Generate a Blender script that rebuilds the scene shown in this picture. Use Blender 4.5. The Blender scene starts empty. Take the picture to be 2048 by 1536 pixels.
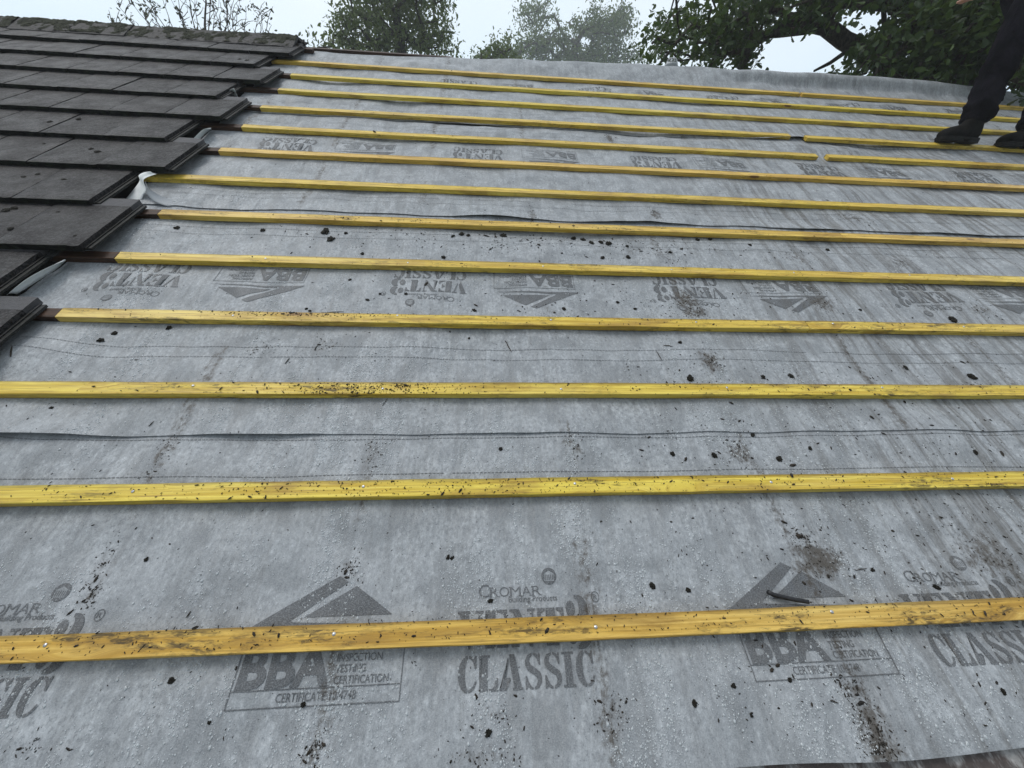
import bpy, bmesh, math, random
import numpy as np
from mathutils import Matrix, Vector, Euler

random.seed(7)
rng = np.random.default_rng(11)
sc = bpy.context.scene
COL = sc.collection
R = math.radians

# ------------------------------------------------------------------ frames
# roof frame: u along the battens, v up the slope, n out of the slope.
TH = R(30)
Z0 = 2.725
MR = Matrix(((1, 0, 0, 0), (0, math.cos(TH), -math.sin(TH), 0),
             (0, math.sin(TH), math.cos(TH), Z0), (0, 0, 0, 1)))
VR = 4.62                                   # ridge, measured up the slope
UL, UR = -5.6, 7.2                          # ends of the roof

# camera (solved from the battens): axes right, down, forward in the roof frame
CAMF, CH = 770.478, 1.08866
CM = np.array([[0.99728112, -0.04100847, 0.06122641],
               [0.00416311, -0.79817298, -0.60241395],
               [0.07357334, 0.60103095, -0.79583212]])
NPW = np.array([list(r[:3]) for r in MR])[:3]
CPOS = MR @ Vector((0, 0, CH))


def hit(x, y, n=0.0):
    """photo point -> (u, v) where its ray meets the plane n of the roof"""
    d = CM.T @ np.array([(x - 1024) / CAMF, (y - 768) / CAMF, 1.0])
    s = (n - CH) / d[2]
    return s * d[0], s * d[1]


def far(x, y, dist):
    """photo direction -> world point at a horizontal distance"""
    d = NPW @ (CM.T @ np.array([(x - 1024) / CAMF, (y - 768) / CAMF, 1.0]))
    t = dist / math.hypot(d[0], d[1])
    return np.array(CPOS) + d * t


# ------------------------------------------------------------------ noise
def _h(i, j, s):
    a = (i.astype(np.int64) * 374761393 + j.astype(np.int64) * 668265263 + s * 974634777) & 0xFFFFFFFF
    a = ((a ^ (a >> 13)) * 1274126177) & 0xFFFFFFFF
    return ((a ^ (a >> 16)) & 0xFFFF) / 65535.0


def vn(x, y, s=0):
    x = np.asarray(x, float); y = np.asarray(y, float)
    i = np.floor(x).astype(np.int64); j = np.floor(y).astype(np.int64)
    f = x - i; g = y - j
    f = f * f * f * (f * (f * 6 - 15) + 10); g = g * g * g * (g * (g * 6 - 15) + 10)
    a = _h(i, j, s) * (1 - f) + _h(i + 1, j, s) * f
    b = _h(i, j + 1, s) * (1 - f) + _h(i + 1, j + 1, s) * f
    return a * (1 - g) + b * g


def fbm(x, y, s=0, o=3):
    r = 0; a = .5; t = 0
    for k in range(o):
        r = r + a * vn(np.asarray(x) * 2 ** k, np.asarray(y) * 2 ** k, s + 17 * k); t += a; a *= .5
    return r / t


def sst(a, b, x):
    t = np.clip((np.asarray(x, float) - a) / (b - a), 0, 1)
    return t * t * (3 - 2 * t)


# ------------------------------------------------------------------ object helpers
def tag(o, label=None, cat=None, group=None, kind=None):
    if label: o['label'] = label
    if cat: o['category'] = cat
    if group: o['group'] = group
    if kind or label: o['kind'] = kind or 'thing'
    return o


def link(o, parent=None):
    COL.objects.link(o)
    if parent is not None: o.parent = parent
    return o


def empty(name, mat=None, parent=None):
    o = link(bpy.data.objects.new(name, None), parent)
    o.empty_display_size = .1
    if mat is not None: o.matrix_world = mat
    return o


def mesh_np(name, V, F=None, loops=None, sizes=None, mats=(), midx=None, smooth=False):
    """mesh from arrays: F = (n,k) equal faces or loops/sizes"""
    me = bpy.data.meshes.new(name)
    V = np.asarray(V, np.float32)
    if F is not None:
        F = np.asarray(F, np.int32); loops = F.ravel(); sizes = np.full(len(F), F.shape[1], np.int32)
    loops = np.asarray(loops, np.int32); sizes = np.asarray(sizes, np.int32)
    me.vertices.add(len(V)); me.vertices.foreach_set('co', V.ravel())
    me.loops.add(len(loops)); me.loops.foreach_set('vertex_index', loops)
    me.polygons.add(len(sizes))
    st = np.concatenate([[0], np.cumsum(sizes)[:-1]]).astype(np.int32)
    me.polygons.foreach_set('loop_start', st)
    me.polygons.foreach_set('loop_total', sizes)
    for m in mats: me.materials.append(m)
    if midx is not None: me.polygons.foreach_set('material_index', np.asarray(midx, np.int32))
    me.polygons.foreach_set('use_smooth', np.full(len(sizes), bool(smooth)))
    me.update(calc_edges=True); me.validate()
    return me


def obj(name, me, parent=None, mat=None):
    o = link(bpy.data.objects.new(name, me), parent)
    if mat is not None: o.matrix_world = mat
    return o


def at(u, v, n=0, rz=0, rx=0, ry=0):
    return MR @ Matrix.Translation((u, v, n)) @ Euler((rx, ry, rz)).to_matrix().to_4x4()


class MB:
    """collects polygons, then becomes one mesh"""
    def __init__(s): s.v = []; s.f = []; s.m = []

    def add(s, vs, fs, mi=0):
        b = len(s.v); s.v += [tuple(map(float, p)) for p in vs]
        s.f += [tuple(i + b for i in f) for f in fs]; s.m += [mi] * len(fs)

    def box(s, x0, x1, y0, y1, z0, z1, mi=0):
        s.add([(x0, y0, z0), (x1, y0, z0), (x1, y1, z0), (x0, y1, z0),
               (x0, y0, z1), (x1, y0, z1), (x1, y1, z1), (x0, y1, z1)],
              [(0, 3, 2, 1), (4, 5, 6, 7), (0, 1, 5, 4), (1, 2, 6, 5), (2, 3, 7, 6), (3, 0, 4, 7)], mi)

    def tube(s, pts, rad, k=8, mi=0, caps=True):
        pts = [Vector(p) for p in pts]; n = len(pts)
        if not hasattr(rad, '__len__'): rad = [rad] * n
        ref = Vector((.31, .17, .93)); vs = []; fs = []
        for i, p in enumerate(pts):
            d = (pts[min(i + 1, n - 1)] - pts[max(i - 1, 0)])
            d = d.normalized() if d.length > 1e-9 else Vector((0, 0, 1))
            a = d.cross(ref)
            if a.length < 1e-3: a = d.cross(Vector((1, 0, 0)))
            a.normalize(); b = d.cross(a)
            for q in range(k):
                t = 2 * math.pi * q / k
                vs.append(p + (a * math.cos(t) + b * math.sin(t)) * rad[i])
        for i in range(n - 1):
            for q in range(k):
                fs.append((i * k + q, i * k + (q + 1) % k, (i + 1) * k + (q + 1) % k, (i + 1) * k + q))
        if caps:
            fs.append(tuple(range(k - 1, -1, -1))); fs.append(tuple((n - 1) * k + q for q in range(k)))
        s.add(vs, fs, mi)

    def mesh(s, name, mats=(), smooth=False):
        me = bpy.data.meshes.new(name)
        me.from_pydata(s.v, [], s.f)
        for m in mats: me.materials.append(m)
        if s.m: me.polygons.foreach_set('material_index', s.m)
        me.polygons.foreach_set('use_smooth', [smooth] * len(s.f))
        me.update()
        return me

    def build(s, name, mats=(), parent=None, mat=None, smooth=False):
        return obj(name, s.mesh(name, mats, smooth), parent, mat)


# ------------------------------------------------------------------ materials
class NT:
    def __init__(s, name):
        s.m = bpy.data.materials.new(name); s.m.use_nodes = True
        s.t = s.m.node_tree; s.t.nodes.clear()
        s.out = s.t.nodes.new('ShaderNodeOutputMaterial')

    def n(s, typ, **k):
        q = s.t.nodes.new('ShaderNode' + typ)
        for a, b in k.items(): setattr(q, a, b)
        return q

    def set(s, sock, val):
        if isinstance(val, bpy.types.NodeSocket): s.t.links.new(val, sock)
        elif isinstance(val, (tuple, list)) and len(val) == 3 and sock.type == 'RGBA': sock.default_value = (*val, 1)
        else: sock.default_value = val

    def math(s, op, a, b=None, c=None, clamp=False):
        q = s.n('Math', operation=op, use_clamp=clamp); s.set(q.inputs[0], a)
        if b is not None: s.set(q.inputs[1], b)
        if c is not None: s.set(q.inputs[2], c)
        return q.outputs[0]

    def mix(s, f, a, b, mode='MIX'):
        q = s.n('Mix', data_type='RGBA', blend_type=mode); q.clamp_factor = True
        s.set(q.inputs[0], f); s.set(q.inputs[6], a); s.set(q.inputs[7], b)
        return q.outputs[2]

    def ramp(s, x, a, b, lo=0., hi=1.):
        q = s.n('MapRange', interpolation_type='SMOOTHSTEP'); s.set(q.inputs[0], x)
        q.inputs[1].default_value = a; q.inputs[2].default_value = b
        q.inputs[3].default_value = lo; q.inputs[4].default_value = hi
        return q.outputs[0]

    def noise(s, vec, scale, det=3, rough=.55, dist=0.):
        q = s.n('TexNoise'); s.set(q.inputs['Vector'], vec); q.inputs['Scale'].default_value = scale
        q.inputs['Detail'].default_value = det; q.inputs['Roughness'].default_value = rough
        q.inputs['Distortion'].default_value = dist
        return q.outputs[0]

    def vor(s, vec, scale, feat='F1', out=0, rnd=1.):
        q = s.n('TexVoronoi', feature=feat); s.set(q.inputs['Vector'], vec); q.inputs['Scale'].default_value = scale
        q.inputs['Randomness'].default_value = rnd
        return q.outputs[out]

    def map(s, vec, scale=(1, 1, 1), loc=(0, 0, 0)):
        q = s.n('Mapping'); s.set(q.inputs[0], vec); s.set(q.inputs[3], scale); s.set(q.inputs[1], loc)
        return q.outputs[0]

    def vadd(s, a, b):
        q = s.n('VectorMath', operation='ADD'); s.set(q.inputs[0], a); s.set(q.inputs[1], b); return q.outputs[0]

    def bump(s, h, strength=.3, dist=.01, nrm=None):
        q = s.n('Bump'); s.set(q.inputs['Height'], h); q.inputs['Strength'].default_value = strength
        q.inputs['Distance'].default_value = dist
        if nrm is not None: s.set(q.inputs['Normal'], nrm)
        return q.outputs[0]

    def attr(s, name, out='Fac'):
        q = s.n('Attribute', attribute_name=name); return q.outputs[out]

    def bsdf(s, col, rough=.5, nrm=None, spec=.5, **k):
        q = s.n('BsdfPrincipled'); s.set(q.inputs['Base Color'], col); s.set(q.inputs['Roughness'], rough)
        q.inputs['Specular IOR Level'].default_value = spec
        if nrm is not None: s.set(q.inputs['Normal'], nrm)
        for a, b in k.items(): s.set(q.inputs[a.replace('_', ' ')], b)
        return q

    def done(s, sh):
        s.t.links.new(sh.outputs[0] if hasattr(sh, 'outputs') else sh, s.out.inputs['Surface']); return s.m


def obj_vec(t, rnd=40.):
    tc = t.n('TexCoord'); oi = t.n('ObjectInfo')
    c = t.n('CombineXYZ'); r = t.math('MULTIPLY', oi.outputs['Random'], rnd)
    for i in range(3): t.set(c.inputs[i], r)
    return t.vadd(tc.outputs['Object'], c.outputs[0]), tc.outputs['Object'], oi


def mat_membrane(name, ink=False):
    t = NT(name)
    uv = t.n('TexCoord').outputs['UV']
    big = t.noise(uv, 2.2, 3)
    mid = t.noise(uv, 13, 5, .62)
    fib = t.noise(t.map(uv, (1, 1.25, 1)), 300, 3, .75)
    weave = t.noise(uv, 1500, 1, .5)
    blot = t.noise(t.map(uv, (1, .55, 1), (3, 1, 0)), 30, 4, .6)
    if ink:
        c = t.mix(t.ramp(mid, .3, .7), (.078, .084, .092), (.118, .125, .135))
        c = t.mix(t.ramp(fib, .68, .80), c, (.215, .228, .245))
    else:
        c = t.mix(t.ramp(mid, .22, .78), (.272, .291, .312), (.455, .482, .508))
        fine = t.noise(t.map(uv, (1, .7, 1)), 95, 4, .75)
        c = t.mix(t.ramp(fine, .50, .36, 0, .75), c, (.185, .200, .218))
        c = t.mix(t.ramp(fine, .52, .66, 0, .75), c, (.58, .615, .645))
        drip = t.noise(t.map(uv, (30, 3.2, 1), (2, 5, 0)), 1., 4, .65, .3)
        c = t.mix(t.ramp(drip, .50, .66, 0, .5), c, (.210, .224, .242))
        c = t.mix(t.ramp(blot, .46, .72, 0, .5), c, (.215, .228, .245))
        c = t.mix(t.ramp(big, .35, .65, 0, .35), c, (.32, .338, .358))
    if not ink:      # damp, cloudy patches
        dmp = t.noise(t.map(uv, (1.25, 1, 1), (11, 4, 0)), 7.5, 4, .6, .3)
        c = t.mix(t.ramp(dmp, .48, .62, 0, .62), c, (.205, .220, .236))
    c = t.mix(t.math('MULTIPLY', t.ramp(fib, .42, .64), .42), c, t.mix(.5, c, (.68, .71, .735)))
    # runs of dirty water down the slope
    dirt = t.attr('dirt')
    st = t.noise(t.map(uv, (24, 1.6, 1)), 1., 4, .6, .4)
    st2 = t.noise(t.map(uv, (70, 5, 1), (5, 2, 0)), 1., 3, .6, .5)
    stre = t.math('MULTIPLY', t.ramp(st, .46, .59), t.ramp(st2, .35, .6, .45, 1.))
    sm = t.math('MULTIPLY', stre, t.attr('runs'))
    c = t.mix(t.math('MULTIPLY', sm, .80), c, (.095, .085, .072))
    # smeared dirt where the attribute says, broken up by noise
    fr = t.noise(t.map(uv, (1, .7, 1)), 55, 6, .75)
    d1 = t.math('MULTIPLY', dirt, 1.0)
    d2 = t.math('ADD', t.math('MULTIPLY', d1, .95), t.math('MULTIPLY', t.math('SUBTRACT', fr, .5), 1.9))
    d2 = t.math('MULTIPLY', t.ramp(d2, .28, .80), t.ramp(dirt, .03, .2))
    c = t.mix(t.math('MULTIPLY', d2, .84), c, (.066, .052, .037))
    # tiny specks
    sp = t.vor(uv, 95)
    spm = t.math('MULTIPLY', t.ramp(sp, .10, .05), t.ramp(t.noise(uv, 6, 2), .48, .60))
    c = t.mix(t.math('MULTIPLY', spm, .8), c, (.03, .028, .024))
    wet = t.noise(t.map(uv, (2.2, 1, 1), (7, 3, 0)), 6, 4)
    rough = t.ramp(wet, .38, .66, .46, .64)
    h = t.math('ADD', t.math('MULTIPLY', fib, .6), t.math('MULTIPLY', weave, .4))
    b1 = t.bump(h, .45, .0012)
    b2 = t.bump(t.noise(t.map(uv, (1, .5, 1)), 38, 4, .6), .6, .009, b1)
    return t.done(t.bsdf(c, rough, b2, .32))


def mat_wood(name='yellow_timber'):
    t = NT(name)
    vec, loc, oi = obj_vec(t)
    # knots
    kv = t.map(vec, (4.2, 13, 13))
    kd = t.vor(kv, 1.0)
    kr = t.vor(kv, 1.0, out=1)
    sep = t.n('SeparateColor'); t.set(sep.inputs[0], kr)
    on = t.math('GREATER_THAN', sep.outputs[0], .84)
    kn = t.math('MULTIPLY', t.ramp(kd, .17, .11), on)
    ring = t.math('MULTIPLY', t.ramp(kd, .62, .12), on)
    dis = t.n('CombineXYZ'); t.set(dis.inputs[1], t.math('MULTIPLY', ring, .035))
    w = t.vadd(vec, dis.outputs[0])
    g1 = t.noise(t.map(w, (1.5, 95, 95)), 1., 4, .65, .6)
    g2 = t.noise(t.map(w, (5, 230, 230)), 1., 2, .6)
    g3 = t.noise(t.map(w, (.7, 9, 9)), 1., 3, .6)
    hue = t.n('SeparateColor'); t.set(hue.inputs[0], oi.outputs['Color'])
    lem = t.mix(t.ramp(g1, .33, .68), (.62, .42, .022), (.93, .755, .110))
    ora = t.mix(t.ramp(g1, .33, .68), (.58, .32, .045), (.89, .58, .150))
    c = t.mix(hue.outputs[0], lem, ora)
    c = t.mix(t.ramp(g3, .5, .78, 0, .4), c, (.90, .74, .34))
    c = t.mix(t.ramp(g2, .52, .68, 0, .7), c, (.36, .21, .04))
    c = t.mix(t.math('MULTIPLY', ring, .35), c, (.42, .22, .02))
    c = t.mix(t.math('MULTIPLY', kn, .85), c, (.15, .055, .012))
    brn = t.noise(t.map(vec, (2.6, 11, 11), (1, 6, 2)), 1., 5, .68, .6)
    c = t.mix(t.ramp(brn, .47, .68, 0, .62), c, (.34, .185, .035))
    # damp smears, worse on the object's blue channel
    sm = t.noise(t.map(vec, (5, 26, 26), (3, 0, 1)), 1., 6, .75, .5)
    sm2 = t.noise(t.map(vec, (30, 90, 90)), 1., 4, .7, .5)
    big = t.noise(t.map(vec, (1.1, 1.1, 1.1)), 1.2, 3)
    dm = t.math('MULTIPLY', t.ramp(sm, .47, .66), t.ramp(sm2, .40, .60))
    dm = t.math('MULTIPLY', dm, t.ramp(big, .30, .56))
    dm = t.math('MULTIPLY', dm, t.math('ADD', .30, t.math('MULTIPLY', hue.outputs[2], 1.15)), clamp=True)
    c = t.mix(t.math('MULTIPLY', dm, .86), c, (.045, .034, .018))
    # dirty arrises
    nz = t.noise(t.map(vec, (9, 40, 40)), 1., 4, .7)
    sx = t.n('SeparateXYZ'); t.set(sx.inputs[0], loc)
    ed = t.math('ADD', sx.outputs[1], t.math('MULTIPLY', nz, .016))
    c = t.mix(t.math('MULTIPLY', t.ramp(ed, .046, .060), .65), c, (.10, .065, .02))
    b = t.bump(t.math('ADD', t.math('MULTIPLY', g2, .5), t.math('MULTIPLY', g1, .5)), .4, .0015)
    return t.done(t.bsdf(c, t.ramp(sm, .3, .7, .38, .6), b, .4))


def mat_old_wood():
    t = NT('old_timber'); vec, loc, oi = obj_vec(t)
    g = t.noise(t.map(vec, (2, 90, 90)), 1., 4, .6, .5)
    c = t.mix(t.ramp(g, .3, .7), (.020, .010, .006), (.075, .036, .020))
    return t.done(t.bsdf(c, .6, t.bump(g, .4, .002), .3))


def mat_tile():
    t = NT('concrete_tile'); vec, loc, oi = obj_vec(t)
    rnd = oi.outputs['Random']
    g = t.noise(vec, 85, 3, .85)
    m = t.noise(vec, 9, 5, .6)
    c = t.mix(t.ramp(m, .3, .7), (.011, .0106, .0118), (.019, .0183, .0202))
    c = t.mix(t.ramp(g, .50, .58, 0, .9), c, (.058, .056, .060))
    c = t.mix(t.ramp(g, .49, .42, 0, .9), c, (.007, .007, .008))
    c = t.mix(t.math('MULTIPLY', rnd, .5), c, t.mix(.6, c, (.030, .027, .028)))
    pale = t.noise(t.map(vec, (1, 1, 1), (4, 4, 1)), 11, 5, .65)
    c = t.mix(t.ramp(pale, .60, .74, 0, .5), c, (.066, .066, .068))
    # grown dark moss in blots
    mo = t.noise(t.map(vec, (1, 1, 1), (9, 2, 1)), 24, 5, .7)
    c = t.mix(t.ramp(mo, .68, .74, 0, .85), c, (.022, .026, .018))
    sx = t.n('SeparateXYZ'); t.set(sx.inputs[0], loc)
    # the head lap, which the tile above kept clean
    hd = t.math('ADD', sx.outputs[1], t.math('MULTIPLY', t.noise(vec, 14, 3), .012))
    hm = t.ramp(hd, .351, .353)
    c = t.mix(t.math('MULTIPLY', hm, .8), c, t.mix(t.ramp(m, .3, .7), (.075, .075, .082), (.12, .12, .128)))
    # tail painted near black like the shadow below each course, moss-tinged; side lip darkened
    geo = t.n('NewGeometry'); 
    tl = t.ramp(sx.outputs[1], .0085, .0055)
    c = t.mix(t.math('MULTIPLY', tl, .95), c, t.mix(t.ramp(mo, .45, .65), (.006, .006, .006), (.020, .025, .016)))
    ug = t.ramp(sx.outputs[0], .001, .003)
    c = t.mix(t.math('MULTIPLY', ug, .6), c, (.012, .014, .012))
    b = t.bump(t.math('ADD', t.math('MULTIPLY', g, .7), t.math('MULTIPLY', mo, .5)), .9, .005)
    return t.done(t.bsdf(c, t.ramp(m, .3, .7, .40, .62), b, .16))


def mat_simple(name, a, b=None, scale=20, rough=.6, bump=.3, bd=.005, spec=.4, det=4, stretch=(1, 1, 1), metallic=0.):
    t = NT(name); vec, loc, oi = obj_vec(t)
    g = t.noise(t.map(vec, stretch), scale, det, .62)
    c = t.mix(t.ramp(g, .32, .68), a, b or a)
    s = t.bsdf(c, rough, t.bump(g, bump, bd), spec); s.inputs['Metallic'].default_value = metallic
    return t.done(s)


def mat_leaf(name, dark, light, trans=.3):
    t = NT(name)
    a = t.attr('tint')
    c = t.mix(a, dark, light)
    p = t.bsdf(c, .45, None, .4)
    tr = t.n('BsdfTranslucent'); t.set(tr.inputs[0], t.mix(.5, c, t.mix(.5, c, (.25, .35, .04))))
    mx = t.n('MixShader'); mx.inputs[0].default_value = trans
    t.t.links.new(p.outputs[0], mx.inputs[1]); t.t.links.new(tr.outputs[0], mx.inputs[2])
    return t.done(mx)


MEM = mat_membrane('membrane_grey'); INK = mat_membrane('membrane_ink', True)
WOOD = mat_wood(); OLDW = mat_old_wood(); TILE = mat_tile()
WHITE = mat_simple('membrane_underside', (.82, .86, .85), (.92, .94, .94), 30, .6, .3, .003)
MOSSD = mat_simple('dark_moss', (.010, .010, .008), (.034, .030, .022), 160, .75, .8, .004, .25)
CRUMB = mat_simple('moss_crumb', (.010, .009, .008), (.040, .031, .022), 90, .7, .5, .002, .3)
MOSSG = mat_simple('green_moss', (.012, .013, .009), (.055, .060, .036), 75, .85, .9, .012, .2)
BARK = mat_simple('bark', (.030, .024, .018), (.085, .072, .058), 14, .85, .8, .03, .2, 5, (3, 3, .6))
STEEL = mat_simple('nail_steel', (.55, .55, .56), (.75, .75, .76), 60, .3, .1, .001, .5, 2, (1, 1, 1), .9)
FELT = mat_simple('old_felt', (.010, .010, .011), (.028, .026, .026), 12, .8, .4, .01, .2)
RUBBER = mat_simple('black_plastic', (.012, .012, .014), (.03, .03, .033), 40, .45, .2, .002, .4)

# ------------------------------------------------------------------ battens: positions solved from the photo
BV = [0.0664, 0.408, 0.758, 1.098, 1.450, 1.795, 2.141, 2.480, 2.824, 3.163, 3.516, 3.864, 4.208]
BW, BT = .050, .025
SEG = {1: [(-1.75, 2.3)], 2: [(-1.75, 2.7)], 3: [(-1.80, 3.0)], 4: [(-1.548, 1.357), (1.360, 3.7)], 5: [(-1.538, 3.7)],
       6: [(-1.535, 1.925), (1.928, 4.1)], 7: [(-1.79, 2.168), (2.171, 4.4)], 8: [(-1.535, 2.96), (2.963, 4.9)],
       9: [(-1.533, 2.350), (2.432, 5.2)], 10: [(-1.534, 2.320), (2.445, 5.5)], 11: [(-1.529, 5.8)], 12: [(-1.542, 6.1)],
       13: [(-1.798, 2.94), (2.962, 6.3)]}
RAFT = [.268 + .605 * k for k in range(-9, 12)]


# ------------------------------------------------------------------ the membrane's drape
def bulge(u):
    """how far the top sheet stands off at the ridge"""
    xs = [-2, -.9, -.45, .35, 1.1, 1.7, 2.3, 2.9, 3.6, 4.3, 4.9, 5.5, 7.5]
    ys = [.008, .008, .022, .050, .066, .076, .084, .092, .098, .100, .078, .050, .04]
    return np.interp(u, xs, ys)


SAGS = [(-.15, 3.15, .45, .05, .016), (1.25, 3.13, .55, .05, .022), (3.0, 3.10, .5, .05, .020), (.35, 1.78, .42, .05, .014),
        (-.55, 2.80, .4, .05, .010), (-1.2, 3.83, .25, .05, .016), (-.6, 3.48, .4, .05, .012), (1.8, 3.83, .4, .05, .012),
        (4.0, 2.12, .5, .05, .016), (3.4, 2.47, .4, .05, .01), (-.9, 2.13, .4, .05, .008), (2.7, 1.42, .5, .05, .008)]


def H(u, v):
    u = np.asarray(u, float); v = np.asarray(v, float)
    s = np.sin(np.pi * (u - .268) / .605) ** 2
    bb = np.sin(np.pi * (v - .0912) / .3455) ** 2
    n1 = fbm(u * 1.7, v * 1.5, 3, 2); n2 = fbm(u * 3.1 + 5, v * 3.3, 9, 3) - .5; n3 = fbm(u * 7, v * 6 + 3, 21, 2) - .5
    h = -.0025 - .010 * s * (.2 + .9 * n1) + bb * (1 + .9 * sst(1.5, 3., v)) * (.028 * n2 + .011 * n3 + .003 * s)
    # creased where it was pulled about below the tiles
    wr = sst(-.6, -1.4, u) * sst(1.0, 3.2, v)
    rid = 1 - np.abs(2 * fbm(u * 5 + v * 1.5, v * 7, 33, 3) - 1)
    h = h + wr * (bb * .8 + .2) * (.022 * (rid - .7))
    wr2 = sst(2.2, 3.6, u) * sst(2., 3., v)
    h = h + wr2 * bb * .014 * (1 - np.abs(2 * fbm(u * 2.6 - v, v * 5, 41, 2) - 1) - .6)
    for cu, cv, su, sv, a in SAGS:
        h = h - a * np.exp(-((u - cu) / su) ** 2 - ((v - cv - .03) / (sv * 1.6)) ** 2)
    # folds at the ridge
    b = bulge(u)
    rise_l = sst(4.27, 4.63, v); rise_r = sst(4.47, 4.57, v) * .85 + .15 * sst(4.3, 4.5, v)
    k = sst(2.15, 2.6, u + .6 * (v - 4.5))
    h = h + b * (rise_l * (1 - k) + rise_r * k) * np.where(v > 4.2, 1, 0)
    return h


def bump1(u, a, b, h): return h * np.sin(np.pi * np.clip((u - a) / (b - a), 0, 1)) ** 2


def lift(i, u):
    """how far the loose lower edge of sheet i stands up"""
    u = np.asarray(u, float)
    if i == 1: return .002 + bump1(u, .7, 1.4, .004)
    if i == 2: return .0022 + bump1(u, -1.75, -1.0, .020) + bump1(u, -.98, -.42, .014) + bump1(u, -.2, .35, .004)
    if i == 3: return (.005 + bump1(u, -.25, .42, .013) + bump1(u, .40, 1.25, .013) + bump1(u, 1.5, 2.2, .007)
                       + bump1(u, 2.1, 3.4, .007))
    if i == 4: return .004 + bump1(u, -.6, .3, .008) + bump1(u, 1.9, 2.75, .022)
    return .003 + 0 * u


EDGE = {1: -.178, 2: .622, 3: 1.912, 4: 3.150, 5: 4.225}
TOP = {1: .80, 2: 2.09, 3: 3.33, 4: 4.42, 5: VR}


def edge_v(i, u):
    u = np.asarray(u, float)
    e = EDGE[i] + .006 * (fbm(u * 2.2, u * 0 + i, 5 + i, 2) - .5) * 2
    if i == 4: e = e + .05 * np.exp(-((u - 2.42) / .12) ** 2)
    return e


def sheet_n(i, u, v):
    d = np.clip(v - edge_v(i, u), 0, None)
    return H(u, v) + (.0018 if i > 1 else 0) * (1 if i != 3 else 1.2) + .0004 * i + lift(i, u) * np.exp(-(d / .055) ** 1.4)


def sheet_of(v):
    k = 1
    for i in (2, 3, 4, 5):
        if v >= EDGE[i]: k = i
    return k


def surf(u, v):
    """height of whatever lies on top at (u, v): a batten or the membrane"""
    for i, b in enumerate(BV):
        if b <= v <= b + BW and any(a <= u <= c for a, c in SEG[i + 1]): return BT
    return float(sheet_n(sheet_of(v), u, v))


LE = np.array(sorted([hit(x, y) for x, y in [(30, 591), (70, 566), (92, 552), (116, 536), (131, 522), (160, 500), (240, 425), (284, 399), (294, 364), (318, 335),
                                              (378, 292), (400, 277), (423, 260), (440, 245), (478, 197), (492, 178), (530, 140)]], key=lambda q: q[1]))


def left_edge(i, v):
    v = np.asarray(v, float)
    low = -2.05
    e = np.interp(v, LE[:, 1], LE[:, 0]) + .006 * (fbm(v * 30, v * 0 + 2, 8, 2) - .5) * 2
    return low + (e - low) * sst(1.03, LE[0, 1], v)


STAINS = []   # (u, v, ru, rv, strength)
for x, y, rx, ry, s in [(1640, 1120, 60, 42, .95), (1600, 1070, 25, 22, .6), (1740, 1440, 34, 60, .9), (1765, 1500, 38, 45, 1.), (1700, 1375, 30, 25, .6),
                        (1225, 1430, 40, 40, .55), (980, 1430, 60, 40, .4), (960, 1515, 90, 25, .55), (1420, 725, 25, 30, .8), (1370, 600, 30, 28, .8),
                        (1395, 625, 30, 14, .8), (1640, 610, 35, 20, .75), (1620, 580, 20, 15, .5), (1480, 905, 35, 30, .75), (1150, 895, 25, 35, .55), (745, 905, 30, 40, .5),
                        (320, 905, 18, 45, .6), (200, 1130, 18, 55, .6), (180, 1190, 15, 30, .6), (700, 1140, 18, 35, .55), (1970, 1110, 60, 60, .7), (1890, 1040, 60, 30, .4),
                        (650, 690, 45, 20, .4), (520, 695, 35, 12, .45), (1590, 515, 30, 25, .5), (1800, 525, 25, 20, .6), (1960, 620, 30, 20, .6), (1340, 770, 40, 8, .6),
                        (1310, 430, 12, 14, .8), (1065, 432, 10, 16, .7), (1220, 275, 8, 12, .9), (1950, 770, 60, 10, .5), (1710, 440, 20, 12, .6), (830, 450, 20, 6, .4),
                        (1270, 500, 40, 20, .4), (1340, 510, 18, 20, .5), (630, 1500, 18, 30, .7), (60, 1500, 60, 20, .3), (1780, 230, 30, 4, .3), (1880, 895, 70, 20, .35)]:
    cu, cv = hit(x, y); ru = abs(hit(x + rx, y)[0] - cu); rv = abs(hit(x, y + ry)[1] - cv)
    STAINS.append((cu, cv, ru, rv, s))


def dirt_fn(u, v):
    u = np.asarray(u, float); v = np.asarray(v, float)
    d = np.zeros_like(u)
    for cu, cv, ru, rv, s in STAINS:
        d = np.maximum(d, s * np.exp(-((u - cu) / ru) ** 2 - ((v - cv) / rv) ** 2))
    rf = np.abs(((u - .268 + .3025) % .605) - .3025 + .02 * (fbm(u * 0 + 1, v * 4, 3, 2) - .5))
    d = np.maximum(d, .62 * np.exp(-(rf / .028) ** 2) * sst(.42, .62, fbm(u * 1.6, v * 2.3, 14, 2)))
    return np.clip(d, 0, 1)


def runs_fn(u, v):
    u = np.asarray(u, float); v = np.asarray(v, float)
    a = .16 + .84 * sst(.55, 1.7, u - .12 * v) * (.45 + .55 * fbm(u * .9, v * .8, 51, 2) * 1.2)
    return np.clip(a * (1 - .35 * sst(1.8, 2.6, v)) * (1 - .5 * sst(3.2, 4.2, v)), 0, 1)


# ------------------------------------------------------------------ lettering for the printed membrane
def arc(cx, cy, rx, ry, a0, a1, n=12):
    return [(cx + rx * math.cos(R(a0 + (a1 - a0) * k / n)), cy + ry * math.sin(R(a0 + (a1 - a0) * k / n))) for k in range(n + 1)]


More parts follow.
